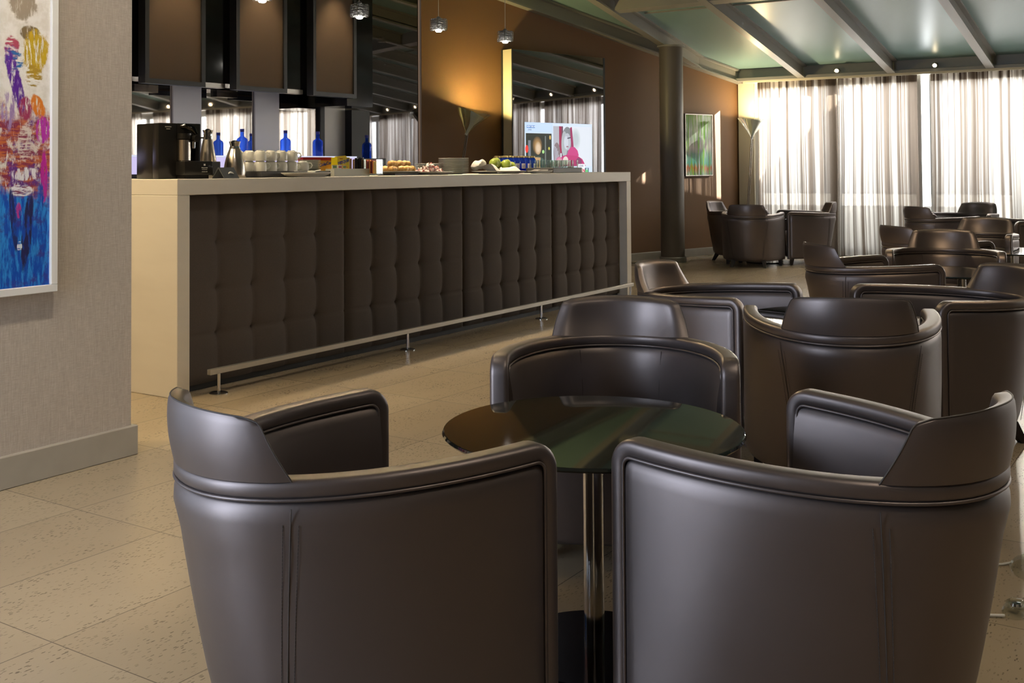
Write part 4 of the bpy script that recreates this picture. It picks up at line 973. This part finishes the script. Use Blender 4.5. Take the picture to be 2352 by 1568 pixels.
for i, (x, y, z, s_) in enumerate(((6.80, 4.61, .045, 1), (6.87, 4.63, .050, 1.12), (6.95, 4.58, .035, 1.15), (7.02, 4.57, .030, 1.0), (6.95, 4.66, .055, .95))):
    lab = ['green apple at the left end of the fruit plate', 'large green apple second from the left', 'largest green apple at the front of the plate', 'yellow-green apple at the right end of the plate', 'green apple at the back, sitting highest'][i]
    if ap is None:
        ap = thing('apple', lab, 'apple', (x, y, Z+z), 0, 'green apples on the napkin')
        mb = MB(); mb.lathe([(.001, .006), (.012, .0), (.028, .010), (.036, .030), (.035, .046), (.026, .060), (.012, .064), (.003, .057), (.0, .056)], 28); mb.build('apple_body', M_apple, ap)
        mb = MB(); mb.tube([(0, 0, .055), (.002, 0, .066), (.006, .001, .074)], .0016, 6); mb.build('stem', M_wood, ap)
    else:
        c = dup(ap, (x, y, Z+z), 0, lab); c.rotation_euler = (.3*i-.5, .2*i, i); c.scale = (s_,)*3
platter('small white platter with paper napkins before the blue bottles', (7.17, 4.425, Z), 0, .16, .048, .020)
mb = MB()
for i in range(5): mb.box(-.085+.006*i, -.028, .0022*i, .07+.008*i, .030, .0022*i+.0018, rot=Matrix.Rotation(.05*i, 4, 'Z'))
simple('paper_napkins', 'flat pile of cream paper napkins on the small platter', 'napkins', mb, M_napkin, (7.17, 4.425, Z+.0205), 0, None, 0)
# blue water bottles
mb = MB(); mb.box(-.27, -.13, 0, .27, .13, .012, .003, 1); simple('bottle_tray', 'low dark tray under the blue water bottles', 'tray', mb, M_tray, (7.43, 4.84, Z))
bb = None
for j in range(2):
    for i in range(6):
        x = 7.22+.082*i+(.035 if j else 0); y = 4.785+.10*j; lab = 'small blue water bottle, %sfrom the left in the %s row' % (ORD[i] if i else 'first ', ['front', 'rear'][j])
        if bb is None:
            bb = thing('water_bottle', lab, 'bottle', (x, y, Z+.0125), 0, 'small blue water bottles')
            mb = MB(); mb.lathe([(0, 0), (.034, 0), (.037, .005), (.037, .080), (.031, .096), (.021, .108), (.019, .114), (0, .114)], 28); mb.build('bottle_body', M_bluegl, bb)
            mb = MB(); mb.lathe([(0, .1145), (.0225, .1145), (.0225, .126), (.020, .128), (0, .128)], 24); mb.build('cap', M_gold, bb)
            mb = MB(); mb.lathe([(.0372, .022), (.0376, .022), (.0376, .068), (.0372, .068)], 10, mt=Matrix.Identity(4)); mb.f = [q for q in mb.f if len(q) == 4]
            vs = [(.0378*math.cos(a_+R(-128))+0, .0378*math.sin(a_+R(-128)), z) for z in (.024, .066) for a_ in [R(-26+52*w/8) for w in range(9)]]
            mb = MB(); mb.add(vs, [(w, w+1, w+10, w+9) for w in range(8)]); mb.build('label', M_ink, bb)
            vs = [(.0381*math.cos(R(-128)+.24*math.cos(a)), .0381*math.sin(R(-128)+.24*math.cos(a)), .045+.010*math.sin(a)) for a in [2*PI*w/16 for w in range(16)]]
            mb = MB(); mb.tube(vs, .0010, 5, closed=True); mb.tube([(.0381*math.cos(R(-128)+.12*w), .0381*math.sin(R(-128)+.12*w), .045+.006*w) for w in (-1, 0, 1)], .0012, 5); mb.build('emblem', M_navy, bb)
        else: dup(bb, (x, y, Z+.0125), R(8*(i-2)), lab)
# glasses on a tray
t = thing('glass_tray', 'dark slate tray carrying the tumblers', 'tray', (7.68, 4.60, Z))
mb = MB(); mb.box(-.235, -.13, 0, .235, .13, .042, .004, 1); mb.build('tray_body', M_tray, t)
mb = MB(); mb.box(.228, -.131, .006, .236, -.100, .040); mb.build('end_clip', M_rail, t, 0)
gl = None
for j in range(3):
    for i in range(6):
        x = 7.485+.078*i; y = 4.525+.075*j; lab = 'clear tumbler, %sfrom the left in the %s row' % (ORD[i] if i else 'first ', ['front', 'middle', 'rear'][j])
        if gl is None:
            mb = MB(); mb.lathe([(0, 0), (.032, 0), (.035, .004), (.036, .062), (.034, .062), (.032, .010), (0, .009)], 24); gl = simple('tumbler', lab, 'glass', mb, M_clear, (x, y, Z+.0425), 0, 'clear tumblers on the tray', 50)
        else: dupm(gl, (x, y, Z+.0425), 0, lab)
t = thing('salt_shaker', 'small metal holder with a dark slot right of the tumblers', 'holder', (7.95, 4.60, Z))
mb = MB(); mb.box(-.022, -.022, 0, .022, .022, .052, .004, 2); mb.build('body', M_rail, t)
mb = MB(); mb.box(-.006, -.0235, .014, .006, -.0222, .040); mb.build('slot', M_blackmat, t, 0)

# ------------------------------------------------------------------ lamp foot, switch and cord at the right edge
t = thing('lamp_switch', 'clear domed foot switch with a pale cable on the floor at the right edge', 'switch', (3.045, .455, 0))
mb = MB(); mb.lathe([(0, 0), (.040, 0), (.043, .006), (.038, .014), (.034, .018), (0, .018)], 36, mt=Matrix.Diagonal((1.25, .8, 1, 1))); mb.build('switch_base', M_clear, t)
mb = MB(); mb.lathe([(0, .018), (.026, .018), (.024, .028), (.014, .035), (0, .037)], 30); mb.build('switch_button', M_clear, t)
mb = MB(); mb.lathe([(0, .019), (.014, .019), (.012, .026), (0, .028)], 24); mb.build('metal_core', M_chrome, t)
mb = MB(); mb.tube([(-.05, .02, .006), (-.09, .10, .005), (-.05, .26, .004), (.10, .34, .004)], .004, 8); mb.build('switch_cable', M_ink, t)
t = thing('floor_lamp', 'clear round foot of a floor lamp cut by the right edge', 'floor lamp', (3.40, .385, 0))
mb = MB(); mb.lathe([(0, 0), (.135, 0), (.138, .008), (.130, .016), (.03, .020), (0, .020)], 48); mb.build('base', M_clear, t)
mb = MB(); mb.lathe([(.012, .02), (.012, 1.5)], 14); mb.build('stem', M_chrome, t)
mb = MB(); mb.lathe([(.012, 1.5), (.035, 1.55), (.075, 1.62), (.125, 1.69), (.185, 1.755), (.181, 1.755), (.121, 1.69), (.071, 1.62), (.031, 1.55), (.010, 1.505)], 40); mb.build('clear_shade', M_clear, t)
mb = MB(); mb.tube([(.0, .135, .006), (-.02, .155, .004), (-.05, .19, .004), (-.20, .42, .004)], .0035, 8); mb.build('lamp_cable', M_ink, t)

# ------------------------------------------------------------------ ceiling downlights above the frame, several of them added as fill
def downlight(x, y, e, col, lab, size=110, z=None, to=None):
    z = (zc(x)-.19 if x > XR else zc(XR)-.03) if z is None else z
    t = thing('downlight', lab, 'downlight', (x, y, z), 0, 'ceiling downlights above the photo')
    mb = MB(); mb.lathe([(.050, 0), (.056, 0), (.056, .03), (.030, .07), (0, .07)], 24); mb.build('can', M_beam, t)
    mb = MB(); mb.lathe([(0, .012), (.048, .012), (.048, .018), (0, .018)], 24); mb.build('lens', M_bulbw, t)
    light('down_spot', 'SPOT', (x, y, z-.02), e, col, to=to or (x, y, 0), spot_size=R(size), spot_blend=.7, shadow_soft_size=.06)
for x, y, e in ((1.9, 2.21, 12), (5.4, 2.21, 28), (8.6, 2.21, 60), (10.2, 3.33, 30)):
    downlight(x, y, e, WARM, 'warm ceiling downlight above the armchairs, out of the photo')
mb = MB(); mb.box(1.3, 4.03, 2.80, 3.0, 6.87, 2.9); struct(mb.build('ceiling_passage', M_plain, smooth=0))
for y in (4.6, 5.6): downlight(2.35, y, 150, (1, .78, .45), 'warm downlight in the passage beside the bar end, out of the photo', 120, 2.76, (2.9, y, 0))
for x in (4.355, 5.195, 6.036, 6.877): downlight(x, 6.10, 22, WARM, 'warm downlight above the fabric panels, out of the photo', 70, 2.85, (x, 6.30, 1.2))
for x_ in (1.2, 2.3): downlight(x_, 2.75, 125, (1, .88, .70), 'added fill light washing the linen wall, out of the photo', 100, 3.3, (x_, 3.69, 1.0))  # added fill to brighten the linen wall
for x_, y_, ta, e_ in ((3.6, -.03, (7.4, 1.5, .6), 230), (3.9, .9, (8.9, 1.6, .6), 170), (7.2, .2, (4.5, 1.9, .5), 190), (6.6, -1.2, (4.4, 1.9, .5), 90)): downlight(x_, y_, e_, (1, .72, .42), 'added warm fill spot above mid room aimed at an armchair, out of the photo', 38, None, ta)  # added spots that give the mid-room chairs warm highlights
for x_, ta in ((4.9, (1.9, 1.3, .5)), (6.2, (2.6, 1.2, .5)), (7.4, (4.6, 1.2, .5)), (8.6, (7.0, 1.5, .5))): downlight(x_, 5.1, 120, (1, .74, .40), 'added warm fill spot above the bar aimed at the armchairs, out of the photo', 42, None, ta)  # added spots for golden highlights on the chair rims
for x_, y_ in ((2.2, -.9), (3.6, -1.6), (1.2, -1.2)): downlight(x_, y_, 95, (1, .84, .64), 'added fill light to the right of the nearest armchairs, out of the photo', 110)  # added fill for the right floor and the near chair backs
downlight(8.6, 3.4, 25, WARM2, 'warm ceiling downlight above the bar front, out of the photo', 120)
